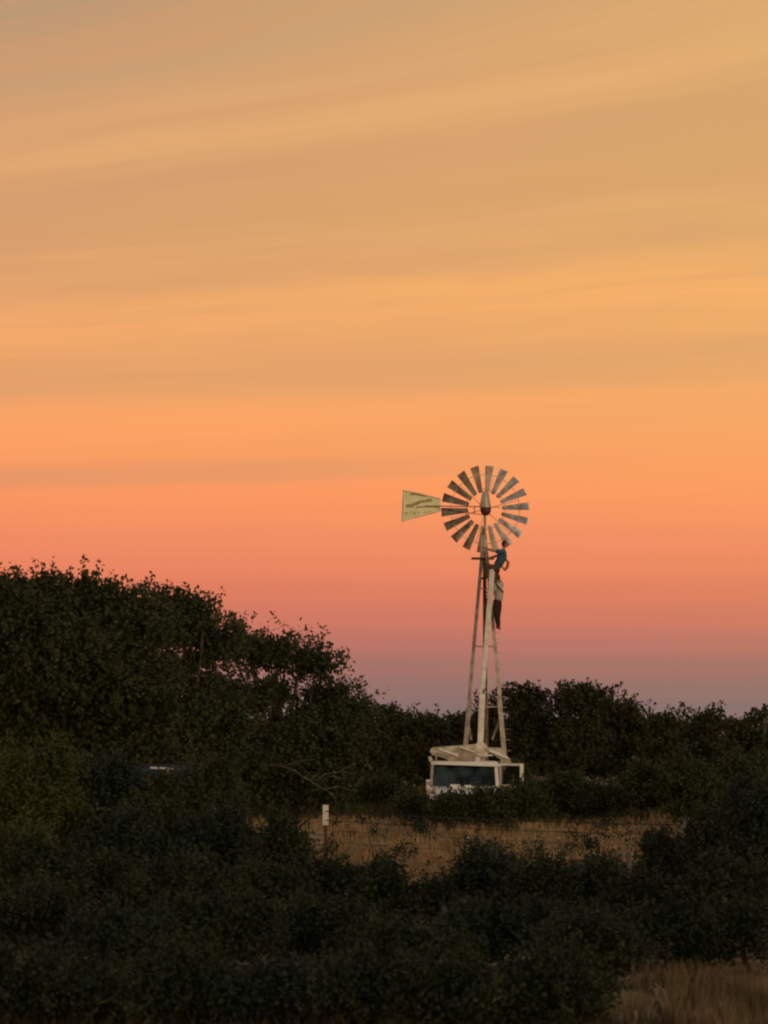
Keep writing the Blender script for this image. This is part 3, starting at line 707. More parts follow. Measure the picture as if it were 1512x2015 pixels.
# wheel: seen from behind, beyond the mast
WC = Vector((H.x, TY + .55, H.z)); WC.x = P(955, 1002, TY + .55).x; WC.z = P(955, 1002, TY + .55).z
R0, R1 = .56, 1.45
wh = bpy.data.objects.new('wheel', None)
mb = MB(); mb.lathe([(.05, -.10), (.11, -.08), (.12, .08), (.05, .12)], WC, axis=(0, 1, 0), n=18)
wheel = mb.build('wheel_hub', M_red, wm, smooth=True)
bpy.data.objects.remove(wh)
def ring(r, y, t, name):
    mb = MB(); n = 54; q = [WC + Vector((math.cos(2 * math.pi * k / n) * r, y, math.sin(2 * math.pi * k / n) * r)) for k in range(n + 1)]
    for k in range(n): mb.bar(q[k], q[k + 1], .022, .006, up=(0, 1, 0))
    mb.build(name, M_galv, wm)
ring(R0 + .10, -.015, 0, 'wheel_ring'); ring(R1 - .30, .03, 0, 'wheel_ring')
for k in range(6):
    a = math.radians(k * 60 + 15); d = Vector((math.sin(a), 0, math.cos(a)))
    for s in (-1, 1):
        mb = MB(); mb.tube([WC + d * .08 + Vector((0, s * .07, 0)), WC + d * (R0 + .10) + Vector((0, -.02, 0)), WC + d * (R1 - .30) + Vector((0, .02, 0))], .0075, 6)
        mb.build('spoke', M_galv, wm)
rb = random.Random(5)
for k in range(18):
    a = math.radians(6 + 20 * k); rad = Vector((math.sin(a), 0, math.cos(a)))
    tan = Vector((-math.cos(a), 0, math.sin(a)))           # anticlockwise seen from the camera
    pitch = math.radians(36 + rb.uniform(-2.5, 2.5)); yv = Vector((0, 1, 0))
    wd = tan * math.cos(pitch) + yv * math.sin(pitch)       # across the blade
    nn = -yv * math.cos(pitch) + tan * math.sin(pitch)      # its face: turned up on the right side, down on the left
    mb = MB(); nr, nc = 6, 8; vs = []
    for side in (0, 1):
        for i in range(nr + 1):
            t = i / nr; r = R0 + (R1 - R0) * t; w = .16 + .185 * t
            for j in range(nc + 1):
                s_ = j / nc - .5
                bow_ = (0.25 - s_ * s_) * .26 * w
                vs.append(WC + rad * r + wd * (s_ * w) - nn * bow_ + nn * (side * .003))
    m_ = (nr + 1) * (nc + 1); fs = []
    for side in (0, 1):
        for i in range(nr):
            for j in range(nc):
                q = side * m_ + i * (nc + 1) + j; f = (q, q + 1, q + nc + 2, q + nc + 1); fs.append(f if side else f[::-1])
    for i in range(nr):
        for j in (0, nc):
            q = i * (nc + 1) + j; fs.append((q, q + nc + 1, q + m_ + nc + 1, q + m_))
    for j in range(nc):
        for i in (0, nr):
            q = i * (nc + 1) + j; fs.append((q, q + 1, q + m_ + 1, q + m_))
    mb.add(vs, fs); mb.build('blade', M_blade, wm, smooth=True)
# tail: two arms and a vane, folded beside the wheel
tY = TY - .12
tp = lambda a, b: P(a, b, tY)
mb = MB(); mb.tube([tp(952, 997), tp(866, 996), tp(820, 998)], .016, 7); mb.tube([tp(952, 1013), tp(905, 1007), tp(862, 1001)], .013, 7)
mb.tube([tp(952, 997) + Vector((0, .08, 0)), tp(985, 997) + Vector((0, .3, 0))], .010, 6)
mb.bar(tp(934, 998), tp(934, 1010), .03, .008)
mb.build('tail_arm', M_postr, wm, smooth=True)
mb = MB(); poly = [tp(794, 965), tp(812, 967), tp(845, 975), tp(867, 981.5), tp(868, 994), tp(867, 1006), tp(830, 1015), tp(791, 1026), tp(790.5, 1022), tp(793, 998)]
mb.prism(poly, (0, .006, 0)); vane = mb.build('tail_vane', M_vane, wm)
mb = MB()
for e in ((poly[0], poly[3]), (poly[5], poly[7]), (poly[0], poly[7])):
    mb.bar(e[0] + Vector((0, -.007, 0)), e[1] + Vector((0, -.007, 0)), .022, .010)
mb.build('vane_rim', M_rack, vane)
def mk(pts, dy=-.006): return [tp(a, b) + Vector((0, dy, 0)) for a, b in pts]
mb = MB()
mb.prism(mk([(799, 998), (808, 999), (818, 995), (830, 989), (842, 988), (851, 987), (851, 982), (845, 981), (838, 984), (827, 985), (812, 991), (800, 993)]), (0, .003, 0))
mb.prism(mk([(806, 974), (820, 974), (838, 978), (842, 976), (822, 971), (808, 971)]), (0, .003, 0))
mb.prism(mk([(836, 996), (846, 997), (858, 999), (866, 999), (866, 997), (850, 995), (838, 994)]), (0, .003, 0))
for (a, b, w, h) in ((800, 1010, 4, 3), (808, 1008, 3, 3), (816, 1010, 4, 3), (824, 1009, 3, 2.5), (838, 1008, 6, 2), (846, 1007, 5, 2)):
    mb.prism(mk([(a - w / 1.5, b + h / 2), (a + w / 2, b + h / 2 - .6), (a + w / 1.5, b - h / 2), (a - w / 2, b - h / 2 + .6)]), (0, .003, 0))
mb.build('vane_lettering', M_mark, vane)

# ------------------------------------------------------------------ service truck with boom
KY = 84.5
ck = P(915, 1600, KY); gk = gz(ck.x, KY)
tk = thing('service_truck', (ck.x, KY, gk), 'white service truck with raised boom and open driver door, half hidden by shrubs', 'truck')
def q(px, py, Y): return P(px, py, Y)
s0 = KY / F
xl, xr = P(849, 1500, KY).x, P(982, 1500, KY).x; xc = (xl + xr) / 2; wd_ = xr - xl
zr = P(900, 1499, KY).z; zb = P(900, 1546, KY).z             # roof, bottom of the windshield
# cab shell: pillars, roof, back wall, floor
mb = MB()
mb.loft([[Vector((xl + e, y0, z)), Vector((xr - e, y0, z)), Vector((xr - e, y1, z)), Vector((xl + e, y1, z))] for (e, y0, y1, z) in
         ((.0, KY - .02, KY + 1.6, zr - .10), (.02, KY + .0, KY + 1.58, zr - .04), (.07, KY + .07, KY + 1.5, zr))])
mb.build('roof', M_white, tk)
for i, (xa, xb) in enumerate(((xl + .035, xl - .01), (xr - .09, xr - .06))):
    mb = MB(); w = .085 if i == 0 else .10
    mb.bar(Vector((xa, KY + .04, zr - .08)), Vector((xb, KY - .38, zb - .02)), w, .09, bev=.015); mb.build('pillar', M_rack2 if i == 0 else M_white, tk)
mb = MB(); mb.bar(Vector((xr - .01, KY + .35, zr - .08)), Vector((xr + .02, KY + .35, gk + .55)), .19, .12, bev=.01); mb.build('pillar', M_rack, tk)
mb = MB(); mb.box((xc, KY + 1.55, (zr + gk + .5) / 2 - .05), (wd_ - .08, .06, zr - gk - .62), bev=.02)
mb.box((xc, KY + .75, gk + .55), (wd_ - .06, 1.6, .10), bev=.02); mb.build('cab_back', M_white, tk)
mb = MB(); mb.prism([Vector((xl + .06, KY + .0, zr - .10)), Vector((xr - .13, KY + .0, zr - .13)), Vector((xr - .12, KY - .36, zb)), Vector((xl + .03, KY - .36, zb))], (0, .012, .004))
ws = mb.build('windshield', M_glass, tk)
for sx in (.25, .85):
    m_ = MB(); a = Vector((xl + sx * 1.0 + .2, KY - .385, zb + .01)); m_.bar(a, a + Vector((.42, .06, .13)), .018, .012); m_.build('wiper', M_dark, ws)
# hood, fenders, grille, bumper
mb = MB(); hz = zb - .03
mb.loft([[Vector((xl + .10 + e, y, z)), Vector((xr - .10 - e, y, z)), Vector((xr - .06, y, gk + .55)), Vector((xl + .06, y, gk + .55))][::1] for (e, y, z) in
         ((.0, KY - .37, hz), (.02, KY - .9, hz - .05), (.05, KY - 1.45, hz - .11), (.09, KY - 1.55, hz - .2))])
mb.build('bonnet', M_white, tk, smooth=True)
for s in (-1, 1):
    mb = MB(); cx = xc + s * (wd_ / 2 - .07)
    arc = [(math.cos(t), math.sin(t)) for t in [math.pi * k / 10 for k in range(11)]]
    outer = [Vector((cx, KY - .95 + c * .62, gk + .42 + sn * .52)) for c, sn in arc]; inner = [Vector((cx, KY - .95 + c * .46, gk + .42 + sn * .42)) for c, sn in arc]
    mb.prism([p - Vector((.11, 0, 0)) for p in outer + inner[::-1]], (.22, 0, 0)); mb.build('fender', M_white, tk)
mb = MB(); yg = KY - 1.57; zg = (hz - .24 + gk + .62) / 2; hg = hz - .24 - gk - .62
mb.box((xc, yg, zg), (wd_ - .62, .05, hg + .12), bev=.015); gr = mb.build('grille', M_dark, tk)
mb = MB()
for k in range(5): mb.box((xc, yg - .03, gk + .66 + k * (hg / 4.6)), (wd_ - .66, .02, .022))
mb.build('grille_bar', M_chrome, gr)
for s in (-1, 1):
    mb = MB(); mb.lathe([(.115, 0), (.115, .04), (.10, .06), (.04, .075)], (xc + s * (wd_ / 2 - .22), KY - 1.55, zg + .03), axis=(0, -1, 0), n=18)
    hl = mb.build('headlight', M_lens, tk, smooth=True)
    mb = MB(); mb.box((xc + s * (wd_ / 2 - .22), KY - 1.575, zg - .15), (.20, .03, .05), bev=.008); mb.build('turn_signal', M_amber, tk)
mb = MB(); mb.box((xc, KY - 1.70, gk + .50), (wd_ + .05, .12, .20), bev=.03); mb.build('bumper', M_chrome, tk)
def wheel_at(x, y, r=.40, w=.24):
    mb = MB(); mb.lathe([(r * .62, -w / 2), (r * .93, -w / 2), (r, -w / 2 + .03), (r, w / 2 - .03), (r * .93, w / 2), (r * .62, w / 2)], (x, y, gk + r), axis=(1, 0, 0), n=28)
    t = mb.build('wheel', M_black, tk, smooth=True)
    mb = MB(); mb.lathe([(r * .6, -w / 2 + .02), (r * .6, w / 2 - .02), (r * .3, w / 2 - .06), (.06, w / 2 + .01)], (x, y, gk + r), axis=(1 if x > xc else -1, 0, 0), n=20); mb.build('rim', M_white, t, smooth=True)
for x in (xl + .12, xr - .12):
    wheel_at(x, KY - .95); wheel_at(x, KY + 3.1)
mb = MB(); mb.box((xc, KY + 1.2, gk + .50), (.8, 5.6, .14), bev=.02); mb.build('chassis', M_dark, tk)
mb = MB(); mb.box((xc, KY + 3.0, gk + .86), (wd_ + .15, 2.75, .10), bev=.02)
for s in (-1, 1): mb.box((xc + s * (wd_ / 2 - .08), KY + 3.0, gk + 1.08), (.36, 2.7, .34), bev=.03)
mb.build('flatbed', M_white, tk)
# doors: left one shut, driver's one swung open towards the camera
mb = MB(); mb.box((xl + .0, KY + .6, gk + .98), (.06, 1.1, zb - gk - .55), bev=.02); d1 = mb.build('door', M_white, tk)
mb = MB(); mb.box((xl + .0, KY + .72, (zr + zb) / 2 - .03), (.02, .82, zr - zb - .12)); mb.build('door_window', M_glass, d1)
hA = Vector((xr + .03, KY + .12, 0)); hB = P(1027, 1506, KY - .35); hB = Vector((hB.x, KY - .35, 0))
zt = P(1015, 1505, KY - .3).z; zm = P(1027, 1545, KY - .35).z
def dq(t, z): return Vector((hA.x + (hB.x - hA.x) * t, hA.y + (hB.y - hA.y) * t, z))
mb = MB(); mb.bar(dq(.0, zt), dq(.98, zt), .055, .07, bev=.012, up=(0, 0, 1)); mb.bar(dq(1, zt + .03), dq(1, zm - .04), .115, .06, bev=.015); mb.bar(dq(.03, zt - .03), dq(.03, zm), .035, .05)
mb.bar(dq(0, zm - .02), dq(1, zm - .02), .05, .06, bev=.01, up=(0, 0, 1))
mb.prism([dq(0, zm - .04), dq(1.02, zm - .04), dq(1.0, gk + .52), dq(.05, gk + .52)], (.0, .055, 0))
d2 = mb.build('door', M_white, tk); d2['label'] = 'white driver door swung open with a white window frame'
mb = MB(); mb.prism([dq(.06, zt - .04), dq(.90, zt - .04), dq(.90, zm), dq(.06, zm)], (0, .008, 0)); mb.build('door_window', M_clear, d2)
mb = MB(); mb.bar(dq(.75, zm - .18) - Vector((0, .03, 0)), dq(.92, zm - .18) - Vector((0, .03, 0)), .03, .03); mb.build('handle', M_chrome, d2)
m_ = MB(); p = P(846, 1551, KY - .3); m_.box(p, (.20, .10, .20), bev=.04); m_.bar(p + Vector((.05, .05, 0)), Vector((xl + .05, KY - .1, zb + .1)), .025); m_.build('mirror', M_white, tk)
for (px, py) in ((1014, 1549),):
    m_ = MB(); p = P(px, py, KY - .55); m_.box(p, (.15, .07, .12), bev=.03); m_.bar(p, dq(.8, zm - .05), .02); m_.build('mirror', M_white, tk)
# white blocks added on the bonnet as its glints between the leaves
for (px, py, w, h) in ((896, 1550, .30, .20), (921, 1548, .22, .09), (866, 1556, .16, .13)):
    m_ = MB(); p = P(px, py, KY - .75); m_.box((p.x, p.y, p.z), (w, .22, h), bev=.03); m_.bar(p, Vector((p.x, p.y, hz - .06)), .05); m_.build('bonnet_glint', M_white, tk)
# rack over the cab carrying the folded outriggers
RY = KY + .55
def rb_(pts, d, name, m): 
    mb = MB(); mb.prism([P(a, b, RY) for a, b in pts], (0, d, 0)); return mb.build(name, m, tk)
rb_([(847, 1478), (848, 1474), (853, 1471), (903, 1467.5), (937, 1464.5), (938, 1472), (905, 1476), (893, 1483), (905, 1490), (884, 1489), (862, 1481), (848, 1482)], .5, 'rack', M_rack)
rb_([(850, 1482), (862, 1481), (885, 1489), (906, 1490.3), (893, 1483), (905, 1476), (936, 1473), (936, 1498), (884, 1499), (880, 1495), (868, 1490), (850, 1486)], .34, 'outrigger', M_rack2)
rb_([(961, 1471), (994, 1472), (997, 1488), (1005, 1493), (1007, 1503), (999, 1503), (988, 1496), (970, 1484), (955, 1479), (955, 1473)], .5, 'rack', M_rack)
rb_([(936, 1491), (945, 1490), (946, 1499), (936, 1499)], .4, 'winch', M_boom)
for i_, (pa, pb, w_) in enumerate((((864, 1474), (902, 1487), .06), ((905, 1470), (935, 1480), .05), ((962, 1476), (1000, 1492), .07), ((940, 1484), (970, 1487), .05))):
    mb = MB(); mb.bar(P(*pa, RY - .05), P(*pb, RY - .05), w_, .08, bev=.01); mb.build('rack_strut', M_boom if i_ % 2 else M_white, tk)
rb_([(843, 1490), (848, 1488), (852, 1494), (850, 1500), (845, 1500)], .3, 'marker_lamp', M_rack)
mb = MB(); mb.bar(P(857, 1502, KY - .06), P(984, 1506.5, KY - .06), .085, .10, bev=.02); mb.bar(P(983, 1505.5, KY - .03), P(1010, 1504.5, KY - .03), .04, .06, bev=.01)
mb.build('sun_visor', M_white, tk)
for px in (860, 990):
    mb = MB(); t = P(px, 1478, RY + .25); mb.tube([Vector((t.x, RY + .25, t.z)), Vector((t.x, KY + 1.7, t.z - .1)), Vector((t.x, KY + 1.7, gk + .9))], .035, 8); mb.build('rack_leg', M_rack, tk)
# pedestal and telescopic boom
BY = KY + 2.3
a0 = P(945, 1470, BY); a1 = P(949.5, 1361, BY + .9); a2 = P(959.5, 1240, BY + 2.2); a3 = P(969, 1124, TY - .9)
mb = MB(); mb.lathe([(.26, 0), (.26, .2), (.17, .3), (.16, a0.z - gk - 1.25), (.24, a0.z - gk - 1.15), (.24, a0.z - gk - 1.0), (.15, a0.z - gk - .92)], (a0.x, BY, gk + .9), n=18)
mb.build('turntable', M_boom, tk, smooth=True)
rb2 = MB(); rb2.prism([P(a, b, BY - .25) for a, b in ((934, 1472), (937, 1466), (940, 1461), (952, 1461), (958, 1467), (962, 1476), (960, 1490), (934, 1490))], (0, .4, 0)); rb2.build('boom_cradle', M_boom, tk)
mb = MB(); mb.bar(a0 - Vector((0, 0, .15)), a1, .185, .22, bev=.03); bm_ = mb.build('boom', M_boom, tk)
mb = MB(); mb.bar(a1 - (a1 - a0).normalized() * .12, a1 + Vector((.0, 0, .02)), .215, .26, bev=.02); mb.build('collar', M_boom, bm_)
mb = MB(); mb.bar(a1 + Vector((.02, -.16, -.06)), a1 + Vector((.1, -.16, .1)), .05); mb.build('sheave', M_red, bm_)
mb = MB(); mb.bar(a1, a2, .15, .18, bev=.02); b2 = mb.build('boom_section', M_boom, bm_)
mb = MB(); mb.bar(a2 - (a3 - a2).normalized() * .3, a3, .17, .16, bev=.02); mb.build('boom_section', M_boom, bm_)
mb = MB(); mb.bar(a2 - Vector((0, 0, .1)), a2 + Vector((.01, 0, .05)), .19, .22, bev=.02); mb.build('collar', M_boom, bm_); mb = MB()
mb.lathe([(.05, -.06), (.07, -.05), (.07, .05), (.05, .06)], a3, axis=(1, 0, 0)); mb.build('boom_head', M_rack, bm_, smooth=True)
# ------------------------------------------------------------------ parked van glimpsed on the left
VY = 55.0
vc = P(335, 1500, VY); gv = gz(vc.x, VY)
vn = thing('parked_van', (vc.x, VY, gv), 'dark van with a pale roof edge glimpsed through the bushes on the left', 'van')
vx0, vx1 = P(240, 1500, VY).x, P(420, 1500, VY).x; vm = (vx0 + vx1) / 2; vw_ = vx1 - vx0; zt = P(320, 1509, VY).z
mb = MB(); mb.loft([[Vector((vx0 + e, y, z)), Vector((vx1 - e, y, z)), Vector((vx1 - e * .3, y, gv + .35)), Vector((vx0 + e * .3, y, gv + .35))] for (e, y, z) in
    ((.12, VY - 1.6, gv + 1.0), (.08, VY - 1.3, gv + 1.25), (.06, VY - .75, gv + 1.45), (.12, VY + .05, zt - .06), (.10, VY + .4, zt), (.10, VY + 3.2, zt), (.14, VY + 3.4, zt - .1))])
mb.build('body', M_van, vn, smooth=True)
mb = MB(); mb.prism([Vector((vx0 + .2, VY - .03, zt - .12)), Vector((vx1 - .2, VY - .03, zt - .12)), Vector((vx1 - .13, VY - .74, gv + 1.50)), Vector((vx0 + .13, VY - .74, gv + 1.50))], (0, -.02, .02)); mb.build('windshield', M_glass, vn)
mb = MB(); mb.bar(P(296, 1511, VY), P(340, 1513, VY), .035, .05, bev=.01); mb.bar(P(331, 1521, VY - .1), P(331, 1513, VY - .1), .05); mb.build('roof_rack', M_white, vn)
mb = MB(); p = P(413, 1558, VY - 6.4); mb = MB(); p = P(413, 1557, VY - 1.6); mb.box(p, (.12, .10, .15), bev=.03); mb.bar(p, Vector((vx1 - .1, VY - .45, p.z)), .03); mb.build('mirror', M_white, vn)
for s in (-1, 1):
    mb = MB(); mb.box((vm + s * (vw_ / 2 - .25), VY - 1.62, gv + .8), (.28, .05, .18), bev=.02); mb.build('headlight', M_lens, vn)
    for y in (VY - .7, VY + 2.5):
        mb = MB(); mb.lathe([(.2, -.1), (.33, -.1), (.35, -.07), (.35, .07), (.33, .1), (.2, .1)], (vm + s * (vw_ / 2 - .10), y, gv + .35), axis=(1, 0, 0), n=24); mb.build('wheel', M_black, vn, smooth=True)
mb = MB(); mb.box((vm, VY - 1.64, gv + .5), (vw_ - .1, .1, .2), bev=.03); mb.build('bumper', M_dark, vn)

# ------------------------------------------------------------------ people
def skinned(nodes, edges, sub=2):
    """nodes: {name:(pos, radius)}; returns a mesh grown by the Skin modifier"""
    ks = list(nodes); me = bpy.data.meshes.new('tmp'); me.from_pydata([nodes[k][0] for k in ks], [(ks.index(a), ks.index(b)) for a, b in edges], [])
    o = bpy.data.objects.new('tmp', me); COL.objects.link(o)
    sk = o.modifiers.new('s', 'SKIN'); sk.use_smooth_shade = True
    ss = o.modifiers.new('d', 'SUBSURF'); ss.levels = sub; ss.render_levels = sub
    nb = {k: set() for k in ks}
    for a, b in edges: nb[a].add(b); nb[b].add(a)
    seen = set()
    for i, k in enumerate(ks):
        sv = me.skin_vertices[0].data[i]; r = nodes[k][1]; sv.radius = (r, r) if not isinstance(r, tuple) else r
        if k not in seen:
            sv.use_root = True; st = [k]
            while st:
                c = st.pop()
                if c in seen: continue
                seen.add(c); st += list(nb[c] - seen)
        else: sv.use_root = False
    dg = bpy.context.evaluated_depsgraph_get(); dg.update()
    out = bpy.data.meshes.new_from_object(o.evaluated_get(dg)); bpy.data.objects.remove(o); return out

def join(meshes):
    bm = bmesh.new()
    for me, mi in meshes:
        n = len(bm.faces); bm.from_mesh(me); bm.faces.ensure_lookup_table()
        for f in bm.faces[n:]: f.material_index = mi; f.smooth = True
    out = bpy.data.meshes.new('joined'); bm.to_mesh(out); bm.free(); return out

def head_mesh(c, fwd, up):
    """skull with brow, nose, lips, chin, ears; eyes as a second material"""
    fwd = Vector(fwd).normalized(); up = Vector(up); up = (up - fwd * up.dot(fwd)).normalized(); rt = fwd.cross(up)
    bm = bmesh.new(); bmesh.ops.create_uvsphere(bm, u_segments=24, v_segments=18, radius=1)
    for v in bm.verts:
        x, y, z = v.co.x, v.co.y, v.co.z
        w = .074 * (1 - .22 * max(0, -z)); d = .095 * (1 - .10 * max(0, -z)); px, py, pz = x * w, y * d, z * .118
        if y > 0:
            g = lambda x0, z0, sx, sz: math.exp(-((x - x0) / sx) ** 2 - ((z - z0) / sz) ** 2)
            py += .024 * g(0, -.12, .16, .20) + .006 * g(0, .22, .7, .12) + .007 * g(0, -.48, .3, .07) + .010 * g(0, -.82, .35, .16)
            py -= .012 * (g(.42, .05, .2, .12) + g(-.42, .05, .2, .12))
        v.co = c + rt * px + fwd * py + up * pz
    skin = bpy.data.meshes.new('h'); bm.to_mesh(skin); bm.free(); out = [(skin, 0)]
    for s in (-1, 1):
        bm = bmesh.new(); bmesh.ops.create_uvsphere(bm, u_segments=10, v_segments=8, radius=1)
        for v in bm.verts: v.co = c + rt * (s * .076 + v.co.x * .010) + fwd * (-.008 + v.co.y * .018) + up * (-.008 + v.co.z * .032)
        e = bpy.data.meshes.new('e'); bm.to_mesh(e); bm.free(); out.append((e, 0))
        bm = bmesh.new(); bmesh.ops.create_uvsphere(bm, u_segments=8, v_segments=6, radius=.011)
        for v in bm.verts: v.co = v.co + c + rt * (s * .031) + fwd * .078 + up * .006
        e = bpy.data.meshes.new('e'); bm.to_mesh(e); bm.free(); out.append((e, 1))
    return out

def hand_nodes(nodes, edges, pre, wrist, d, palmn, curl=1.0):
    """palm plus five bent fingers: d points along the forearm, palmn out of the palm"""
    d = Vector(d).normalized(); n = Vector(palmn); n = (n - d * n.dot(d)).normalized(); s = d.cross(n)
    for j, (off, ln) in enumerate(((-.030, .070), (-.010, .080), (.010, .076), (.029, .060))):
        b = wrist + d * .075 + s * off; p1 = b + (d + n * .35 * curl) .normalized() * ln * .42; p2 = p1 + (d * .55 + n * curl).normalized() * ln * .33; p3 = p2 + (n * curl - d * .25).normalized() * ln * .28
        for k, (p, r) in enumerate(((b - d * .02, .0095), (p1, .0090), (p2, .0082), (p3, .007))):
            nodes[f'{pre}f{j}{k}'] = (p, r)
            if k: edges.append((f'{pre}f{j}{k-1}', f'{pre}f{j}{k}'))
    b = wrist + d * .03 - s * .028; t1 = b + (d * .6 - s + n * .3).normalized() * .035; t2 = t1 + (d + n * .8 * curl).normalized() * .032
    for k, (p, r) in enumerate(((b, .011), (t1, .0105), (t2, .0085))):
        nodes[f'{pre}t{k}'] = (p, r)
        if k: edges.append((f'{pre}t{k-1}', f'{pre}t{k}'))

def person(label, J, Y, face, up, shirt, trousers, sleeve, cap=None, hair=None, base=None):
    V = {k: P(a, b, Y + c) for k, (a, b, c) in J.items()}
    root_at = base or V['pelvis']
    n = {'pelvis': (V['pelvis'], (.15, .13)), 'waist': (V['pelvis'].lerp(V['chest'], .5), (.125, .10)), 'chest': (V['chest'], (.15, .115)),
         'neckb': (V['chest'].lerp(V['neck'], .75), .085), 'neck': (V['neck'], .052), 'skull': (V['neck'].lerp(V['head'], .6), .05)}
    e = [('pelvis', 'waist'), ('waist', 'chest'), ('chest', 'neckb'), ('neckb', 'neck'), ('neck', 'skull')]
    for s in 'ab':
        n['sh' + s] = (V['sh' + s], .058); n['el' + s] = (V['el' + s], .048); n['wr' + s] = (V['wr' + s], .034)
        d = (V['wr' + s] - V['el' + s]).normalized(); n['pa' + s] = (V['wr' + s] + d * .055, (.040, .020))
        e += [('neckb', 'sh' + s), ('sh' + s, 'el' + s), ('el' + s, 'wr' + s), ('wr' + s, 'pa' + s)]
        n['hip' + s] = (V['hip' + s], .095); n['kn' + s] = (V['kn' + s], .060); n['an' + s] = (V['an' + s], .040); n['to' + s] = (V['to' + s], .035)
        e += [('pelvis', 'hip' + s), ('hip' + s, 'kn' + s), ('kn' + s, 'an' + s), ('an' + s, 'to' + s)]
    fn, fe_ = {}, []
    for s in 'ab':
        d = (V['wr' + s] - V['el' + s]).normalized(); hand_nodes(fn, fe_, s, V['wr' + s], d, (0, .7, -.7))
    n.update(fn); e += fe_
    body = skinned(n, e, 2)
    o = link('person', join([(body, 0)] + head_mesh(V['head'], face, up)), [M_skin, M_dark], origin=root_at)
    tag(o, label, 'person')
    g = .016
    sn = {'a': (V['pelvis'].lerp(V['chest'], -.05), (.185, .165)), 'b': (V['pelvis'].lerp(V['chest'], .5), (.175, .155)), 'c': (V['chest'], (.19, .165)), 'd': (n['neckb'][0], .098), 'n': (V['neckb2'] if 'neckb2' in V else n['neckb'][0].lerp(V['neck'], .6), .066)}
    se = [('a', 'b'), ('b', 'c'), ('c', 'd'), ('d', 'n')]
    for s in 'ab':
        sn['s' + s] = (V['sh' + s], .092); sn['e' + s] = (V['sh' + s].lerp(V['el' + s], .6 if sleeve == 'short' else 1), .072); se += [('d', 's' + s), ('s' + s, 'e' + s)]
        if sleeve != 'short': sn['w' + s] = (V['el' + s].lerp(V['wr' + s], .9), .042); se.append(('e' + s, 'w' + s))
    link('shirt', skinned(sn, se, 2), shirt, o)
    tn = {'p': (V['pelvis'].lerp(V['chest'], .25), (.155, .135)), 'q': (V['pelvis'], (.170, .150))}; te = [('p', 'q')]
    for s in 'ab':
        tn['h' + s] = (V['hip' + s], .125); tn['k' + s] = (V['kn' + s], .090); tn['c' + s] = (V['kn' + s].lerp(V['an' + s], .4), .070); tn['z' + s] = (V['kn' + s].lerp(V['an' + s], .95), .058)
        te += [('q', 'h' + s), ('h' + s, 'k' + s), ('k' + s, 'c' + s), ('c' + s, 'z' + s)]
    link('trousers', skinned(tn, te, 2), trousers, o)
    for s in 'ab':
        a, t = V['an' + s], V['to' + s]; hl = a - (t - a) * .35 - Vector((0, 0, .035))
        bn = {'l': (a + Vector((0, 0, .06)), .052), 'a': (a - Vector((0, 0, .015)), .055), 'h': (hl, .040), 'm': (a.lerp(t, .6) - Vector((0, 0, .012)), (.050, .040)), 't': (t, (.045, .032))}
        link('boot', skinned(bn, [('l', 'a'), ('a', 'h'), ('a', 'm'), ('m', 't')], 2), M_boot, o)
    fw = Vector(face).normalized(); uv = Vector(up).normalized(); uv = (uv - fw * uv.dot(fw)).normalized(); rt = fw.cross(uv); c = V['head']
    def dome(z0, sx, sy, sz, back):
        bm = bmesh.new(); bmesh.ops.create_uvsphere(bm, u_segments=24, v_segments=16, radius=1)
        bmesh.ops.delete(bm, geom=[v for v in bm.verts if v.co.z < (z0 if v.co.y > -.2 else back)], context='VERTS')
        for v in bm.verts: v.co = c + rt * (v.co.x * sx) + fw * (v.co.y * sy) + uv * (v.co.z * sz)
        bmesh.ops.solidify(bm, geom=bm.faces[:], thickness=.006)
        me = bpy.data.meshes.new('d'); bm.to_mesh(me); bm.free(); me.polygons.foreach_set('use_smooth', [True] * len(me.polygons)); return me
    link('hair', dome(.45, .080, .101, .123, -.45), hair or M_hair, o)
    if cap:
        me = dome(.28, .090, .110, .136, .18); cp = link('cap', me, cap, o)
        mb = MB(); pts = [c + rt * (math.sin(t) * .075) + fw * (.085 + math.cos(t) * .085) + uv * (.030 - .018 * math.cos(t)) for t in [math.pi * (k / 10 - .5) for k in range(11)]]
        mb.prism(pts, uv * .008); mb.build('cap_bill', cap, cp)
    return o, V

up_J = dict(pelvis=(978, 1117, 0), chest=(988.5, 1097, 0), neck=(991.5, 1081, 0), head=(993, 1071.5, 0),
            sha=(985, 1086, -.17), ela=(968, 1083, -.22), wra=(954, 1078, -.05), shb=(993, 1087, .18), elb=(977, 1094, .22), wrb=(963, 1098, .12),
            hipa=(975, 1119, -.10), kna=(957, 1112, -.22), ana=(956, 1136, -.10), toa=(945, 1138.5, -.12),
            hipb=(978, 1120, .10), knb=(973, 1142, -.05), anb=(967, 1163, .18), tob=(958, 1166, .16))
pu, Vu = person('person in dark blue shirt and cap leaning back from the tower, reaching to the wheel', up_J, 89.45, (.72, .45, -.05), (.05, 0, 1), M_blue, M_jean, 'short', cap=M_cap)
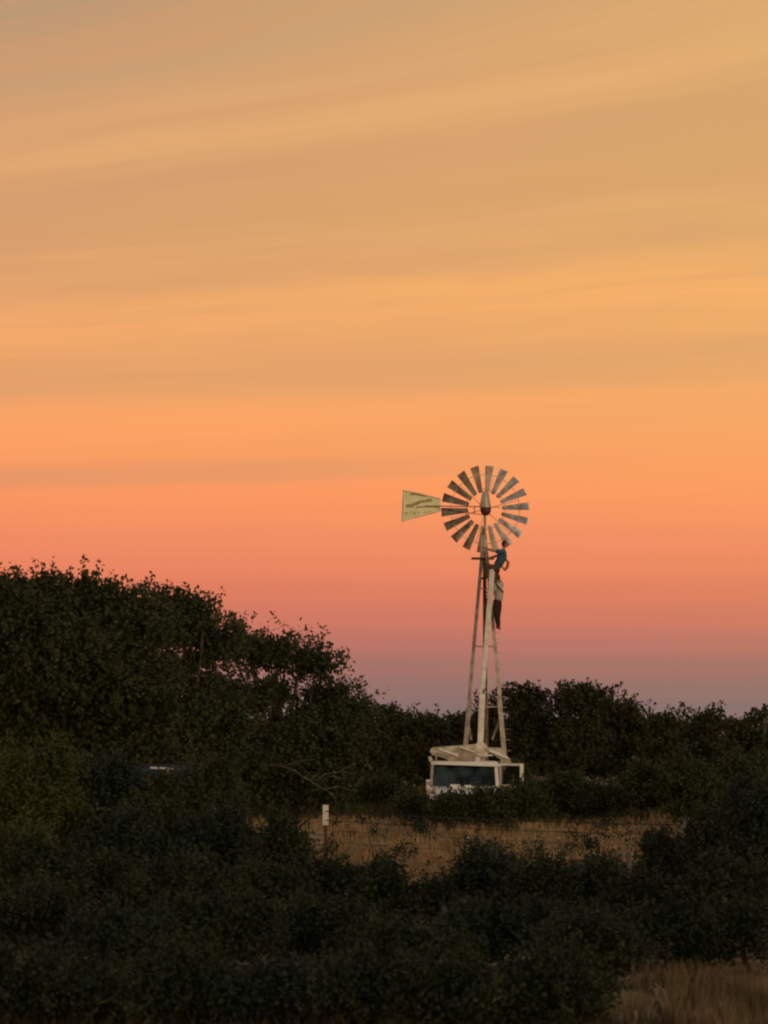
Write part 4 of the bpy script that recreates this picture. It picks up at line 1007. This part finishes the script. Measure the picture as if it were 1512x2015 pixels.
# red safety strap looping behind the upper worker
mb = MB(); Y_ = 89.5
mb.tube([P(a, b, Y_ + c) for a, b, c in ((990, 1106, -.10), (998, 1102, 0), (1000.5, 1108, .05), (998.5, 1116, .05), (994, 1121.5, .03), (991, 1119, 0), (988, 1113, -.08))], [.022, .034, .05, .055, .05, .03, .018], 8)
link('safety_strap', mb.mesh('s', True), M_rope, pu)
lo_J = dict(pelvis=(980.5, 1184, 0), chest=(983, 1162, 0), neck=(980.5, 1146, 0), head=(979, 1136.5, -.02),
            sha=(975, 1153, -.12), ela=(969, 1171, -.2), wra=(957, 1184, -.15), shb=(988, 1152, .15), elb=(983, 1140, .34), wrb=(972, 1131, .38),
            hipa=(977.5, 1187, -.08), kna=(977, 1211, -.10), ana=(980, 1234, 0), toa=(985, 1238, -.12),
            hipb=(983, 1187, .08), knb=(980, 1212, .05), anb=(982.5, 1231, .12), tob=(977, 1235, .14))
pl, Vl = person('person in pale grey shirt and dark trousers climbing below the one in blue', lo_J, 89.5, (-.75, .5, .25), (0, -.05, 1), M_grey, M_trou, 'short')
mb = MB(); mb.tube([P(a, b, 89.5 + c) for a, b, c in ((977, 1150, -.2), (982, 1155, -.26), (988, 1163, -.2), (991, 1166, -.02), (986, 1160, .2))], .022, 7)
mb.build('harness', M_trou, pl, smooth=True)
mb = MB(); p = P(958, 1184, 89.3); mb.box((p.x, p.y, p.z), (.16, .10, .26), bev=.03)
mb.tube([p + Vector((-.05, 0, .12)), p + Vector((0, 0, .24)), p + Vector((.05, 0, .12))], .012, 6)
tb = mb.build('tool_bag', M_postr, origin=p - Vector((0, 0, .13))); tag(tb, 'small rust-brown tool bag hanging by the hand of the lower person', 'bag')

# ------------------------------------------------------------------ render settings
SC.view_settings.view_transform = 'Standard'; SC.view_settings.look = 'None'; SC.view_settings.gamma = 1.0; SC.view_settings.exposure = 0.0
SC.render.engine = 'CYCLES'
SC.cycles.use_denoising = True
SC.cycles.max_bounces = 5; SC.cycles.diffuse_bounces = 3; SC.cycles.glossy_bounces = 3
SC.cycles.filter_width = 2.2
